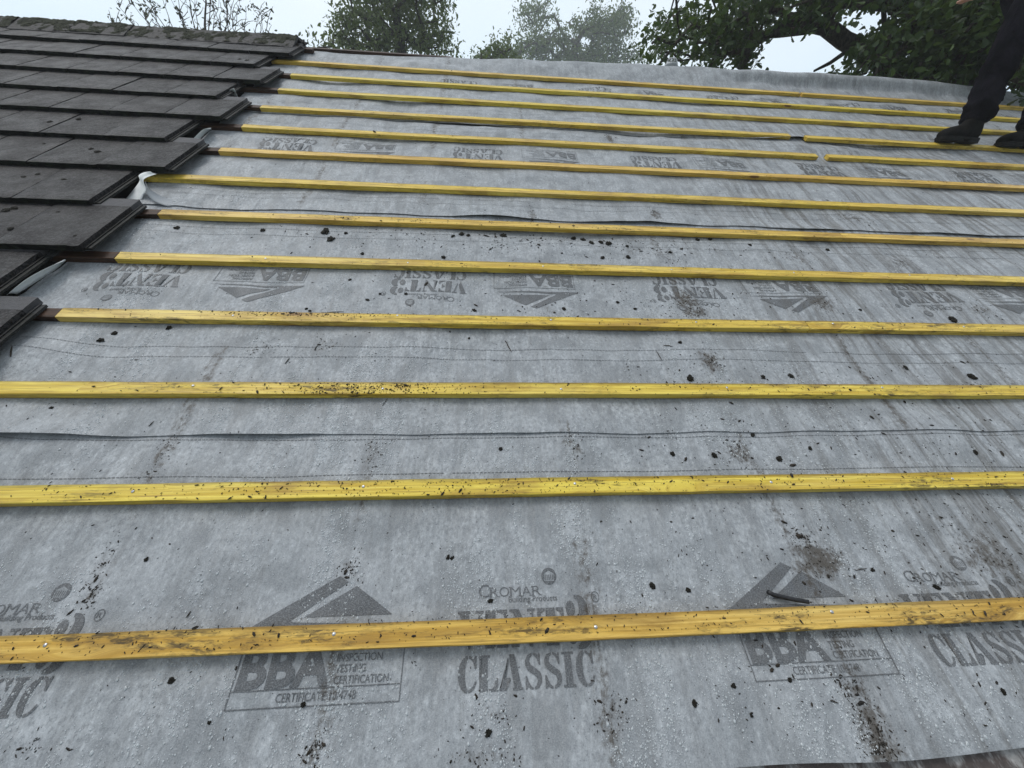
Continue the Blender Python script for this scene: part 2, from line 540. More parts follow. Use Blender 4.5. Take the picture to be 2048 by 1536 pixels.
def glyph(ch):
    """stencil slab letters, cap height 1; returns polygons, advance"""
    if ch == 'C':
        p1 = arc(.44, .5, .42, .52, 97, 263, 14) + arc(.50, .5, .20, .46, 250, 110, 12)
        p2 = [(.46, 1.015), (.56, .985), (.66, .90), (.72, 1.0), (.78, 1.0), (.78, .62), (.70, .62), (.66, .78), (.58, .88), (.46, .93)]
        p3 = [(.46, -.015), (.60, .02), (.70, .10), (.80, .27), (.72, .30), (.64, .16), (.56, .09), (.46, .07)]
        return [p1, p2, p3], .84
    if ch == 'L':
        return [[(.02, 0), (.36, 0), (.36, 1), (.02, 1), (.02, .93), (.08, .93), (.08, .07), (.02, .07)],
                [(.36, .93), (.46, .93), (.46, 1), (.36, 1)],
                [(.41, 0), (.78, 0), (.78, .36), (.71, .36), (.64, .15), (.54, .07), (.41, .07)]], .82
    if ch == 'A':
        return [[(.40, 1), (.64, 1), (.90, .07), (.96, .07), (.96, 0), (.54, 0), (.54, .07), (.60, .07), (.44, .72)],
                [(0, 0), (.26, 0), (.26, .07), (.19, .07), (.25, .27), (.46, .27), (.44, .34), (.27, .34), (.40, .80), (.37, .93), (.09, .07), (0, .07)]], .98
    if ch == 'S':
        p = [(.36, 1.01), (.16, .95), (.06, .80), (.06, .66), (.14, .54), (.34, .42), (.52, .33), (.56, .22), (.50, .10), (.42, .06), (.42, -.015),
             (.60, .03), (.72, .16), (.74, .32), (.68, .46), (.50, .57), (.30, .67), (.24, .77), (.28, .88), (.36, .93)]
        q = [(.42, 1.015), (.54, .98), (.62, .93), (.65, 1), (.70, 1), (.70, .66), (.64, .66), (.58, .80), (.50, .90), (.42, .94)]
        r = [(.36, -.015), (.24, .01), (.15, .07), (.11, 0), (.05, 0), (.05, .36), (.12, .36), (.19, .20), (.28, .09), (.36, .055)]
        return [p, q, r], .78
    if ch == 'I':
        return [[(-.01, 0), (.49, 0), (.49, .075), (-.01, .075)], [(.10, .075), (.38, .075), (.38, .925), (.10, .925)], [(-.01, .925), (.49, .925), (.49, 1), (-.01, 1)]], .50
    if ch == 'V':
        return [[(0, 1), (.42, 1), (.42, .93), (.37, .93), (.53, .34), (.46, 0), (.40, 0), (.06, .93), (0, .93)],
                [(.62, 1), (.92, 1), (.92, .93), (.85, .93), (.60, .10), (.56, .26), (.76, .93), (.62, .93)]], .92
    if ch == 'E':
        return [[(.02, 0), (.38, 0), (.38, 1), (.02, 1), (.02, .93), (.08, .93), (.08, .07), (.02, .07)],
                [(.43, 1), (.80, 1), (.80, .70), (.74, .70), (.66, .88), (.54, .93), (.43, .93)],
                [(.43, .54), (.52, .54), (.58, .66), (.63, .66), (.63, .34), (.58, .34), (.52, .47), (.43, .47)],
                [(.43, 0), (.82, 0), (.82, .32), (.76, .32), (.68, .13), (.56, .07), (.43, .07)]], .85
    if ch == 'N':
        return [[(0, 1), (.34, 1), (.80, .22), (.80, 0), (.70, 0), (.16, .86), (.08, .93), (0, .93)],
                [(.04, 0), (.32, 0), (.32, .07), (.22, .07), (.22, .70), (.15, .80), (.15, .07), (.04, .07)],
                [(.64, 1), (.94, 1), (.94, .93), (.86, .93), (.86, .30), (.80, .36), (.80, .93), (.64, .93)]], .95
    if ch == 'T':
        return [[(.28, 0), (.72, 0), (.72, .07), (.66, .07), (.66, 1), (.34, 1), (.34, .07), (.28, .07)],
                [(.30, 1), (.02, 1), (.02, .66), (.08, .66), (.16, .86), (.30, .93)],
                [(.70, 1), (.98, 1), (.98, .66), (.92, .66), (.84, .86), (.70, .93)]], 1.0
    if ch == '3':
        p = [(.38, 1.01)] + arc(.46, .74, .38, .27, 88, -70, 12) + [(.56, .50), (.44, .54), (.40, .60)] + arc(.42, .76, .10, .17, -50, 80, 8) + [(.38, .95)]
        q = [(.36, -.01)] + arc(.44, .25, .44, .27, -85, 62, 12) + [(.52, .47), (.44, .44)] + arc(.40, .25, .11, .17, 50, -75, 8) + [(.36, .055)]
        b1 = arc(.20, .74, .17, .16, 0, 345, 12)
        b2 = arc(.18, .24, .18, .17, 0, 345, 12)
        return [p, q, b1, b2], .92
    return [], .4


def stencil(word, x, y, w, h, grow3=0):
    """polygons of a word fitted to width w, height h"""
    adv = [glyph(c)[1] for c in word]; tot = sum(adv) + .04 * (len(word) - 1)
    sx = w / tot; out = []; cx = 0
    for c, a in zip(word, adv):
        for poly in glyph(c)[0]:
            if c == '3' and grow3:
                out.append([(x + (cx + px) * sx, y - grow3 * .10 * h + py * h * (1 + .42 * grow3)) for px, py in poly])
            else:
                out.append([(x + (cx + px) * sx, y + py * h) for px, py in poly])
        cx += a + .04
    return out


def fill(polys):
    """(verts, tris) of separate simple polygons"""
    bm = bmesh.new()
    for p in polys:
        try:
            f = bm.faces.new([bm.verts.new((a, b, 0)) for a, b in p])
        except ValueError: continue
    bmesh.ops.triangulate(bm, faces=bm.faces[:])
    v = np.array([q.co[:2] for q in bm.verts]).reshape(-1, 2)
    bm.verts.index_update()
    t = np.array([[q.index for q in f.verts] for f in bm.faces]).reshape(-1, 3); bm.free()
    return v, t


_dg = None


def text(s, x, y, w, h, bold=0., align='L', shear=0.):
    """filled text from the built-in font fitted to a box (cap height h, width w)"""
    cu = bpy.data.curves.new('txt', 'FONT'); cu.body = s; cu.size = 1; cu.offset = bold; cu.resolution_u = 3; cu.shear = shear
    o = bpy.data.objects.new('txt', cu); COL.objects.link(o)
    dg = bpy.context.evaluated_depsgraph_get(); ev = o.evaluated_get(dg); me = ev.to_mesh()
    v = np.array([q.co[:2] for q in me.vertices]).reshape(-1, 2)
    me.calc_loop_triangles()
    t = np.array([q.vertices[:] for q in me.loop_triangles]).reshape(-1, 3)
    ev.to_mesh_clear(); bpy.data.objects.remove(o); bpy.data.curves.remove(cu)
    mn = v.min(0); mx = v.max(0)
    capy0, capy1 = 0., mx[1]
    v = v.copy(); v[:, 0] = x + (v[:, 0] - mn[0]) / (mx[0] - mn[0]) * w; v[:, 1] = y + v[:, 1] / capy1 * h
    return v, t


def rect(x0, x1, y0, y1): return [(x0, y0), (x1, y0), (x1, y1), (x0, y1)]


def join(parts):
    V = []; T = []; L = []; n = 0
    for (v, t), lay in parts:
        V.append(v); T.append(t + n); L += [lay] * len(t); n += len(v)
    return np.concatenate(V), np.concatenate(T), np.array(L)


def print_bba():
    p = []
    fr = .0022
    p.append((fill([rect(0, .362, -.038, -.038 + fr), rect(0, .362, .085 - fr, .085), rect(0, fr, -.038 + fr, .085 - fr),
                    rect(.362 - fr, .362, -.038 + fr, .085 - fr), rect(fr, .362 - fr, -.0075, -.0055)]), 0))
    p.append((fill([[(-.012, .105), (.375, .105), (.10, .118), (.088, .1215), (.207, .201), (.183, .215)],
                    [(.118, .1275), (.324, .1275), (.229, .191)]]), 0))
    p.append((text('BBA', .008, -.001, .196, .074, .035), 0))
    for s, w, y in [('APPROVAL', .082, .0585), ('INSPECTION', .100, .0385), ('TESTING', .066, .0185), ('CERTIFICATION', .118, -.0015)]:
        p.append((text(s, .214, y, w, .0145, .006), 0))
    p.append((text('CERTIFICATE 10/4748', .098, -.0285, .168, .0155, .003), 0))
    return join(p)


def print_vent():
    p = []
    p.append((fill(stencil('CLASSIC', 0, -.029, .316, .066)), 0))
    p.append((fill(stencil('VENT3', -.004, .050, .326, .078, 1)), 0))
    # registered mark
    ring = [[(.340 + .0105 * math.cos(a), .148 + .0125 * math.sin(a)), (.340 + .0105 * math.cos(b), .148 + .0125 * math.sin(b)),
             (.340 + .0085 * math.cos(b), .148 + .0105 * math.sin(b)), (.340 + .0085 * math.cos(a), .148 + .0105 * math.sin(a))]
            for a, b in [(2 * math.pi * k / 20, 2 * math.pi * (k + 1) / 20) for k in range(20)]]
    p.append((fill(ring), 0)); p.append((text('R', .3345, .1425, .010, .0115, .01), 0))
    # small capitals with feet
    x = .046
    for c, w, h in [('C', .026, .0285), ('R', .0215, .0215), ('O', .024, .0215), ('M', .027, .0215), ('A', .024, .0215), ('R', .0225, .0215)]:
        p.append((text(c, x, .1565, w, h, -.006), 0))
        if c in 'RMA':
            for fx in ([0, .9] if c != 'R' else [.05, .95]):
                p.append((fill([rect(x + w * fx - .0028, x + w * fx + .0036, .1563, .1578)]), 0))
        if c in 'RM': p.append((fill([rect(x - .003, x + .004, .1565 + h - .0014, .1565 + h)]), 0))
        x += w + .0025
    p.append((text('Building Products', .121, .1435, .122, .0125, .004), 0))
    # pillared round badge
    ex, ey, er = .2265, .199, .0195
    p.append((fill([arc(ex, ey, er, er, 0, 345, 23)]), 0))
    tm = [[(ex - .0135, ey + .0045), (ex + .0135, ey + .0045), (ex, ey + .0125)], rect(ex - .012, ex + .012, ey - .0115, ey + .0042)]
    p.append((fill(tm), 1))
    p.append((fill([rect(ex - .0105 + .0047 * k, ex - .0082 + .0047 * k, ey - .0095, ey + .003) for k in range(5)]), 2))
    return join(p)


BBA = print_bba(); VENT = print_vent()


def cut_grid(V, T, L, step=.03):
    """split the print so that it follows the drape"""
    bm = bmesh.new(); lay = bm.faces.layers.int.new('lay')
    vs = [bm.verts.new((a, b, 0)) for a, b in V]
    for t, l in zip(T, L):
        try: f = bm.faces.new([vs[i] for i in t]); f[lay] = int(l)
        except ValueError: pass
    mn = V.min(0); mx = V.max(0)
    for ax in (0, 1):
        x = math.floor(mn[ax] / step) * step + step
        while x < mx[ax]:
            co = [0, 0, 0]; co[ax] = x; no = [0, 0, 0]; no[ax] = 1
            bmesh.ops.bisect_plane(bm, geom=bm.verts[:] + bm.edges[:] + bm.faces[:], plane_co=co, plane_no=no, dist=1e-5)
            x += step
    bmesh.ops.triangulate(bm, faces=bm.faces[:])
    bm.verts.index_update()
    v = np.array([q.co[:2] for q in bm.verts]); t = np.array([[q.index for q in f.verts] for f in bm.faces]); l = np.array([f[lay] for f in bm.faces])
    bm.free(); return v, t, l


BBA = cut_grid(*BBA); VENT = cut_grid(*VENT)
PRINTS = {1: [], 2: [], 3: [], 4: []}
for k in range(-1, 3):
    PRINTS[1] += [(BBA, -.541 + 1.172 * k, 0, 1), (VENT, -.056 + 1.168 * k, 0, 1)]
for k in range(-1, 4): PRINTS[2] += [(BBA, .405 + 1.163 * k, 1.437, -1), (VENT, -.078 + 1.166 * k, 1.437, -1)]
for k in range(-1, 5): PRINTS[3] += [(BBA, .602 + 1.166 * k, 2.722, -1), (VENT, .118 + 1.168 * k, 2.722, -1)]
for k in range(0, 6): PRINTS[4] += [(BBA, .42 + 1.168 * k, 4.058, -1), (VENT, -.062 + 1.168 * k, 4.058, -1)]
DASH = {1: [.487, .608], 2: [.940, .990, 1.692, 1.748], 3: [2.03, 2.085, 2.98, 3.03], 4: [3.335, 3.39]}


def make_sheet(i, label):
    us = np.arange(0, 1.00001, 1 / 330.)
    e0 = EDGE[i]; vs = np.concatenate([np.array([0, .012, .028]), np.arange(.05, TOP[i] - e0 + .0001, .024)])
    if vs[-1] < TOP[i] - e0 - .002: vs = np.append(vs, TOP[i] - e0)
    V = []; UV = []
    for d in vs:
        vv = e0 + d
        ul = left_edge(i, vv); u = ul + (UR - ul) * us
        v = vv + (edge_v(i, u) - e0) * max(0, 1 - d / .1)
        n = sheet_n(i, u, v)
        V.append(np.stack([u, v, n], 1)); UV.append(np.stack([u, v], 1))
    nu = len(us); nr = len(V)
    if i == 5:     # over the ridge and down the back
        c2, s2 = math.cos(2 * TH), math.sin(2 * TH)
        top = V[-1]
        for w in (.012, .03, .06, .12, .22, .36):
            b = top[:, 2] * max(0, 1 - w / .2) + .004
            V.append(np.stack([top[:, 0], VR + w * c2 + b * s2, -w * s2 + b * c2], 1)); UV.append(np.stack([top[:, 0], np.full(nu, VR + w)], 1))
        nr = len(V)
    Vg = np.concatenate(V); UVg = np.concatenate(UV)
    a = np.arange(nr - 1)[:, None] * nu + np.arange(nu - 1)[None, :]
    F = np.stack([a, a + 1, a + nu + 1, a + nu], -1).reshape(-1, 4)
    loops = [F.ravel()]; sizes = [np.full(len(F), 4)]; mi = [np.zeros(len(F), int)]
    AV = [Vg]; AU = [UVg]; nv = len(Vg)
    for (pv, pt, pl), ox, oy, sg in PRINTS.get(i, []):
        u = ox + sg * pv[:, 0]; v = oy + sg * pv[:, 1]
        if u.min() < -1.66 or u.max() > UR - .1: continue
        lay = np.zeros(len(pv)); lay[pt.ravel()] = np.repeat(pl, 3)
        n = sheet_n(i, u, v) + .0013 + .0003 * lay
        AV.append(np.stack([u, v, n], 1)); AU.append(np.stack([u, v], 1))
        loops.append((pt + nv).ravel()); sizes.append(np.full(len(pt), 3)); mi.append(np.where(pl == 1, 0, 1)); nv += len(pv)
    for vd in DASH.get(i, []):
        u = -1.62; q = []
        while u < 6.2:
            q += [(u, u + .0085), (u + .0115, u + .0205)]; u += .0235
        q = np.array(q); rows = []
        keep = vn(q[:, 0] * 9, q[:, 0] * 0 + vd * 50, 77) > .16
        q = q[keep]
        uu = np.stack([q[:, 0], q[:, 1], q[:, 1], q[:, 0]], 1).ravel()
        wv = vd + .006 * (fbm(uu * 2.4, uu * 0 + vd * 9, 61, 2) - .5) * 2 + .03 * sst(-1.3, -1.65, uu) * (1 if vd < 1.2 else 0)
        hv = np.tile([-.0011, -.0011, .0011, .0011], len(q)) 
        v = wv + hv; n = sheet_n(i, uu, v) + .0013
        AV.append(np.stack([uu, v, n], 1)); AU.append(np.stack([uu, v], 1))
        f = np.arange(len(uu)).reshape(-1, 4) + nv
        loops.append(f.ravel()); sizes.append(np.full(len(f), 4)); mi.append(np.ones(len(f), int)); nv += len(uu)
    V = np.concatenate(AV); UV = np.concatenate(AU); lp = np.concatenate(loops)
    me = mesh_np('roofing_membrane', V, loops=lp, sizes=np.concatenate(sizes), mats=(MEM, INK), midx=np.concatenate(mi), smooth=True)
    uvl = me.uv_layers.new(name='UVMap')
    uvl.data.foreach_set('uv', UV[lp].astype(np.float32).ravel())
    for nm, fn in (('dirt', dirt_fn), ('runs', runs_fn)):
        at_ = me.attributes.new(nm, 'FLOAT', 'POINT'); at_.data.foreach_set('value', fn(UV[:, 0], UV[:, 1]).astype(np.float32))
    o = obj('roofing_membrane', me, None, MR)
    return tag(o, label, 'roof membrane', 'overlapping sheets of grey roofing membrane')


SHEET = {}
for i, lb in [(1, 'lowest sheet of grey membrane, its VENT3 CLASSIC print upright, under the bottom two battens'),
              (2, 'grey membrane sheet with large upside-down print, covering the third to sixth battens from the bottom'),
              (3, 'grey membrane sheet whose loose wavy lower edge curls up white at the tiles'),
              (4, 'upper grey membrane sheet with the smallest upside-down print, below the ridge sheet'),
              (5, 'plain unprinted grey membrane sheet folded over the ridge')]:
    SHEET[i] = make_sheet(i, lb)


def ribbon(name, A, B, parent, mats, cross=5, bow=0., k=4):
    """a strip of membrane between two edges (roof-frame points), densified and slightly bowed"""
    def dens(P):
        P = [Vector(p) for p in P]; out = []
        for i in range(len(P) - 1):
            p0, p1, p2, p3 = P[max(i - 1, 0)], P[i], P[i + 1], P[min(i + 2, len(P) - 1)]
            for q in range(k):
                t = q / k
                out.append(.5 * ((2 * p1) + (p2 - p0) * t + (2 * p0 - 5 * p1 + 4 * p2 - p3) * t * t + (3 * p1 - p0 - 3 * p2 + p3) * t ** 3))
        out.append(P[-1]); return out
    A = dens(A); B = dens(B); vs = []; fs = []
    for a, b in zip(A, B):
        for c in range(cross):
            t = c / (cross - 1); p = a.lerp(b, t); p = p + Vector((0, 0, bow * math.sin(math.pi * t))); vs.append(p)
    for i in range(len(A) - 1):
        for c in range(cross - 1):
            o = i * cross + c; fs.append((o, o + 1, o + cross + 1, o + cross))
    m = MB(); m.add(vs, fs); o = m.build(name, mats, parent, None, True)
    md = o.modifiers.new('thick', 'SOLIDIFY'); md.thickness = .0008
    return o


def P3(x, y, n): u, v = hit(x, y, n); return (u, v, n)


# torn, curled pieces showing the white underside (parts of their sheets)
f = ribbon('curled_flap', [P3(250, 400, .004), P3(266, 380, .02), P3(279, 362, .05), P3(277, 351, .075), P3(287, 345, .095), P3(300, 342.5, .105)],
           [P3(284, 398, .012), P3(287, 388, .03), P3(293, 381, .05), P3(288, 367, .072), P3(289, 357, .088), P3(314, 347, .098)], SHEET[3], (WHITE,), 5, -.006)
f['label'] = 'white curled-back flap beside the tiles'
f = ribbon('curled_edge', [P3(291, 383, .06), P3(297, 392, .042), P3(308, 402, .024), P3(322, 409, .012), P3(338, 413, .006)],
           [P3(290, 362, .07), P3(300, 378, .04), P3(322, 392, .016), P3(350, 402, .005), P3(372, 406, .003)], SHEET[3], (MEM,), 4, -.003)
f = ribbon('torn_flap', [P3(14, 590, .03), P3(48, 562, .045), P3(80, 543, .048), P3(110, 529, .042), P3(132, 520.5, .03)],
           [P3(34, 588, .006), P3(70, 566, .006), P3(92, 552, .006), P3(116, 536, .006), P3(131, 522, .008)], SHEET[2], (WHITE,), 5, .006)
f['label'] = 'white torn edge turned up beside the tiles'
ribbon('torn_flap', [P3(380, 285, .02), P3(396, 268, .05), P3(408, 258.5, .055), P3(422, 257, .045)],
       [P3(396, 284, .006), P3(404, 274, .006), P3(414, 265, .006), P3(423, 259, .01)], SHEET[4], (WHITE,), 5, .006)
ribbon('torn_flap', [P3(452, 190, .02), P3(460, 180, .06), P3(468, 178.5, .07)],
       [P3(476, 196, .006), P3(474, 190, .03), P3(470, 181, .068)], SHEET[4], (WHITE,), 5, .01)
ribbon('torn_flap', [P3(268, 412, .012), P3(276, 405, .014)], [P3(271, 415, .004), P3(283, 407, .006)], SHEET[3], (WHITE,), 3)

# ------------------------------------------------------------------ battens
def batten_mesh(name, L, seed, mat, w=BW, t=BT, bow=.0025):
    n = max(3, int(L / .09)); b = .0016
    sec = [(b, 0), (w - b, 0), (w, b), (w, t - b), (w - b, t), (b, t), (0, t - b), (0, b)]
    vs = []; fs = []
    r = np.random.default_rng(seed)
    for i in range(n + 1):
        x = L * i / n
        dv = bow * 2 * (fbm(np.array(x * .5), np.array(seed * 1.7), 5, 2) - .5) * math.sin(math.pi * i / n) * 2
        dn = .0012 * 2 * (fbm(np.array(x * .8), np.array(seed * 2.7), 6, 2) - .5)
        for k, (y, z) in enumerate(sec):
            j = r.normal(0, .00045, 2)
            vs.append((x, y + dv + j[0], z + max(-.0005, dn if z > .005 else dn * .3) + j[1] * (z > .005)))
    for i in range(n):
        for k in range(8): fs.append((i * 8 + k, i * 8 + (k + 1) % 8, (i + 1) * 8 + (k + 1) % 8, (i + 1) * 8 + k))
    fs = [tuple(reversed(q)) for q in fs]
    fs.append(tuple(range(8))); fs.append(tuple(n * 8 + k for k in range(7, -1, -1)))
    fs[-1] = tuple(reversed(fs[-1])); fs[-2] = tuple(reversed(fs[-2])); fs[-1] = tuple(reversed(fs[-1])); fs[-2] = tuple(reversed(fs[-2]))
    m = MB(); m.add(vs, fs); return m.mesh(name, (mat,))


nail = MB()
for k in range(10): pass
ringA = [(.0042 * math.cos(2 * math.pi * k / 10), .0042 * math.sin(2 * math.pi * k / 10), .0002) for k in range(10)]
ringB = [(.0034 * math.cos(2 * math.pi * k / 10), .0034 * math.sin(2 * math.pi * k / 10), .0013) for k in range(10)]
nail.add(ringA + ringB, [(k, (k + 1) % 10, 10 + (k + 1) % 10, 10 + k) for k in range(10)] + [tuple(range(10, 20))])
NAIL = nail.mesh('nail', (STEEL,), True)

ORD = ['', 'lowest', 'second', 'third', 'fourth', 'fifth', 'sixth', 'seventh', 'eighth', 'ninth', 'tenth', 'eleventh', 'twelfth', 'topmost']
BLAB = {1: ['lowest yellow batten, broad and knotty, nailed across the upright print'],
        2: ['second yellow batten from the bottom, just below the long lap edge'],
        3: ['third yellow batten from the bottom, thickly sprinkled with black moss crumbs'],
        4: ['long fourth yellow batten from the bottom, starting near the lowest tiles',
            'shorter length carrying on the fourth batten from the bottom at its right'],
        5: ['fifth yellow batten from the bottom, crossing above the largest upside-down print'],
        6: ['long sixth yellow batten from the bottom, just below the wavy membrane edge',
            'shorter length carrying on the sixth batten from the bottom at its right'],
        7: ['long seventh yellow batten from the bottom, its end tucked behind the white curled flap',
            'shorter length carrying on the seventh batten from the bottom at its right'],
        8: ['long orange-yellow eighth batten from the bottom, over the second row of upside-down print',
            'right-hand length of the eighth batten from the bottom'],
        9: ['long ninth batten from the bottom, left of the lower of the two gaps',
            'right-hand length of the ninth batten, right of the lower gap'],
        10: ['long tenth batten from the bottom, left of the upper of the two gaps',
             'bright tenth batten length the person stands on'],
        11: ['lemon-yellow third batten below the ridge, passing behind the boots'],
        12: ['lemon-yellow second batten below the ridge'],
        13: ['long batten nearest the ridge, starting at the tiles', 'right-hand length of the batten nearest the ridge, passing behind the trousers']}
HUE = {1: (.85, 1.0), 2: (.12, .75), 3: (.2, .85), 4: (.35, .7), 5: (.35, .5), 6: (.6, .6), 7: (.3, .35), 8: (.75, .25), 9: (.35, .35), 10: (.35, .3), 11: (.05, .15), 12: (.0, .1), 13: (.55, .15)}
for i in range(1, 14):
    for k, (a, b) in enumerate(SEG[i]):
        v = BV[i - 1]; rz = 0
        if i == 1: rz = -.0022
        if i == 10: v = v + (.0 if k == 0 else -.006); rz = .0022 if k == 0 else -.001
        o = obj('roof_batten', batten_mesh('roof_batten', b - a, i * 7 + k, WOOD), None, at(a, v - (a * rz if i == 1 else 0) , 0, rz))
        o.color = (min(1, HUE[i][0] + (.25 if k else 0) * random.random()), 0, HUE[i][1] * (1 if not k else 1.2), 1)
        tag(o, BLAB[i][k], 'batten', 'yellow treated battens across the roof')
        if i <= 5:
            for rf in RAFT:
                if a + .05 < rf < b - .05 and rf < hit(2048, 1250 if i == 1 else 900)[0] + .7 * i:
                    q = link(bpy.data.objects.new('nail', NAIL), o); q.location = (rf - a, .030 + random.uniform(-.008, .008), BT + .0004)
                    q.rotation_euler = (random.uniform(-.15, .15), random.uniform(-.15, .15), 0)

OLDROW = [4, 5, 6, 8, 9, 10, 11, 12]
for i in OLDROW:
    e = SEG[i][0][0] - .003
    L = .42 + .1 * random.random()
    o = obj('old_batten', batten_mesh('old_batten', L, 90 + i, OLDW, .046, .0245), None, at(e - L, BV[i - 1] + .001, 0))
    tag(o, f'dark old batten end meeting the {ORD[i]} yellow batten beside the tiles', 'batten', 'dark old battens left under the tiles')
o = obj('old_batten', batten_mesh('old_batten', .6, 131, OLDW, .046, .030), None, at(-2.14, 4.525, .012))
tag(o, 'short brown batten end poking out just under the last ridge tile', 'batten', 'dark old battens left under the tiles')

# ------------------------------------------------------------------ tiles
def tile_mesh(seed):
    r = np.random.default_rng(seed)
    W, Lt, T = .3190, .42, .028
    nx, ny = 14, 16
    xs = -W + np.linspace(0, W, nx); ys = np.linspace(0, Lt, ny)
    m = MB(); vs = []; fs = []
    top = np.zeros((ny, nx), int); bot = np.zeros((ny, nx), int)
    for j, y in enumerate(ys):
        for i, x in enumerate(xs):
            ex = min(x + W, -x) ; ey = min(y, Lt - y)
            rd = .004 * max(0, 1 - min(ex, ey) / .006)
            jx = r.normal(0, .0012) if (j == 0) else 0
            top[j, i] = len(vs); vs.append((x, y + jx, T - rd * (j == 0 or i in (0, nx - 1)) * .7 + r.normal(0, .0004)))
    for j, y in enumerate(ys):
        for i, x in enumerate(xs):
            bot[j, i] = len(vs); vs.append((x, y + (r.normal(0, .0015) + .002 if j == 0 else 0), (r.normal(0, .0018) if j == 0 else 0)))
    for j in range(ny - 1):
        for i in range(nx - 1):
            fs.append((top[j, i], top[j, i + 1], top[j + 1, i + 1], top[j + 1, i]))
            fs.append((bot[j, i], bot[j + 1, i], bot[j + 1, i + 1], bot[j, i + 1]))
    for i in range(nx - 1):
        fs.append((top[0, i], bot[0, i], bot[0, i + 1], top[0, i + 1]))
        fs.append((top[-1, i], top[-1, i + 1], bot[-1, i + 1], bot[-1, i]))
    for j in range(ny - 1):
        fs.append((top[j, 0], top[j + 1, 0], bot[j + 1, 0], bot[j, 0]))
        fs.append((top[j, -1], bot[j, -1], bot[j + 1, -1], top[j + 1, -1]))
    m.add(vs, fs)
    m.box(.0008, .030, .012, Lt - .02, -.0005, .0085)      # interlocking side lip with its upstand
    m.box(.012, .016, .012, Lt - .02, .0087, .0125)
    m.box(-W + .05, -W + .09, Lt - .035, Lt - .012, -.016, -.0004)  # hanging nibs
    m.box(-.10, -.06, Lt - .035, Lt - .012, -.016, -.0004)
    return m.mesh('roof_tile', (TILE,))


TM = [tile_mesh(s) for s in range(4)]
tilt = -math.atan((.057 - .026) / .42)
COUNT = ['end', 'second', 'third', 'fourth', 'fifth', 'sixth', 'seventh', 'eighth', 'ninth', 'tenth', 'eleventh']
TILES = []
for i in range(3, 14):
    typeA = (i % 2 == 1)
    e = -1.630 if typeA else -1.792
    vb = BV[i - 1] - .005
    k = 0
    while True:
        u = e - k * .325
        q1 = CM @ np.array([u, vb, .085 - CH]); q2 = CM @ np.array([u, vb + .36, .06 - CH])
        if k > 0 and max(q1[0] / q1[2], q2[0] / q2[2]) * CAMF + 1024 < -8: break
        if k > 10: break
        rz = random.uniform(-.004, .004)
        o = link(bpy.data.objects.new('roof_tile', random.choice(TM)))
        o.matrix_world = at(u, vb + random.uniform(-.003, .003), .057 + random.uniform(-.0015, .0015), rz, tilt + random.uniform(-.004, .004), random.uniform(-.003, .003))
        crs = 14 - i
        cn = {1: 'top course under the ridge', 11: 'lowest course in view'}.get(crs, f'{COUNT[crs - 1]} course below the ridge')
        if k == 0: lb = f'concrete tile at the stepped bare end of the {cn}'
        else: lb = f'concrete tile, {COUNT[k]} from the bare end, {cn}'
        tag(o, lb, 'roof tile', 'dark concrete tiles still on the roof'); TILES.append((u, vb))
        k += 1

# ridge tiles with moss
def ridge_mesh(seed):
    r = np.random.default_rng(seed); L = .448; m = MB()
    c2, s2 = math.cos(2 * TH), math.sin(2 * TH)
    # section in (v - VR, n): front leg, apex, back leg; outer and inner
    out = [(-.205, .066), (-.200, .076), (-.10, .092), (-.02, .106), (.0, .108)]
    back = [(w * c2 + h * s2, -w * s2 + h * c2) for w, h in [(.02, .104), (.10, .09), (.2, .074), (.205, .064)]]
    sec = out + back; inn = [(a * .93, b - .018) for a, b in reversed(sec)]
    poly = sec + inn; k = len(poly); n = 9
    vs = []; fs = []
    for i in range(n + 1):
        x = -L + L * i / n
        for a, b in poly: vs.append((x, a + r.normal(0, .0012), b + r.normal(0, .0012)))
    for i in range(n):
        for q in range(k): fs.append((i * k + q, (i + 1) * k + q, (i + 1) * k + (q + 1) % k, i * k + (q + 1) % k))
    fs.append(tuple(range(k))); fs.append(tuple(n * k + q for q in range(k - 1, -1, -1)))
    m.add(vs, fs); return m.mesh('ridge_tile', (TILE2,))


def ridge_moss(seed):
    nx, ny = 56, 26; L = .45
    xs = np.linspace(-L, 0, nx); ts = np.linspace(-.185, .12, ny)
    X, Tt = np.meshgrid(xs, ts)
    c2, s2 = math.cos(2 * TH), math.sin(2 * TH)
    base = np.where(Tt < 0, .108 + Tt * .155, .108)
    hh = np.clip(fbm((X + seed) * 16, Tt * 18 + seed, 3, 3) - .47 + .22 * sst(-.16, -.03, Tt), -.06, 1) * .026 + np.maximum(0, vn((X + seed) * 70, Tt * 70, 5) - .4) * .009 * (fbm((X + seed) * 16, Tt * 18 + seed, 3, 3) > .38)
    hh = hh - .0035
    V = np.where(Tt < 0, Tt, Tt * c2 + hh * s2 + .1 * s2 * sst(0, .05, Tt)); N = np.where(Tt < 0, base + hh, base + hh * c2 - Tt * s2 - .02 * sst(0, .05, Tt))
    vs = np.stack([X.ravel(), V.ravel(), N.ravel()], 1)
    a = np.arange(ny - 1)[:, None] * nx + np.arange(nx - 1)[None, :]
    F = np.stack([a, a + 1, a + nx + 1, a + nx], -1).reshape(-1, 4)
    return mesh_np('moss', vs, F, mats=(MOSSG,), smooth=True)


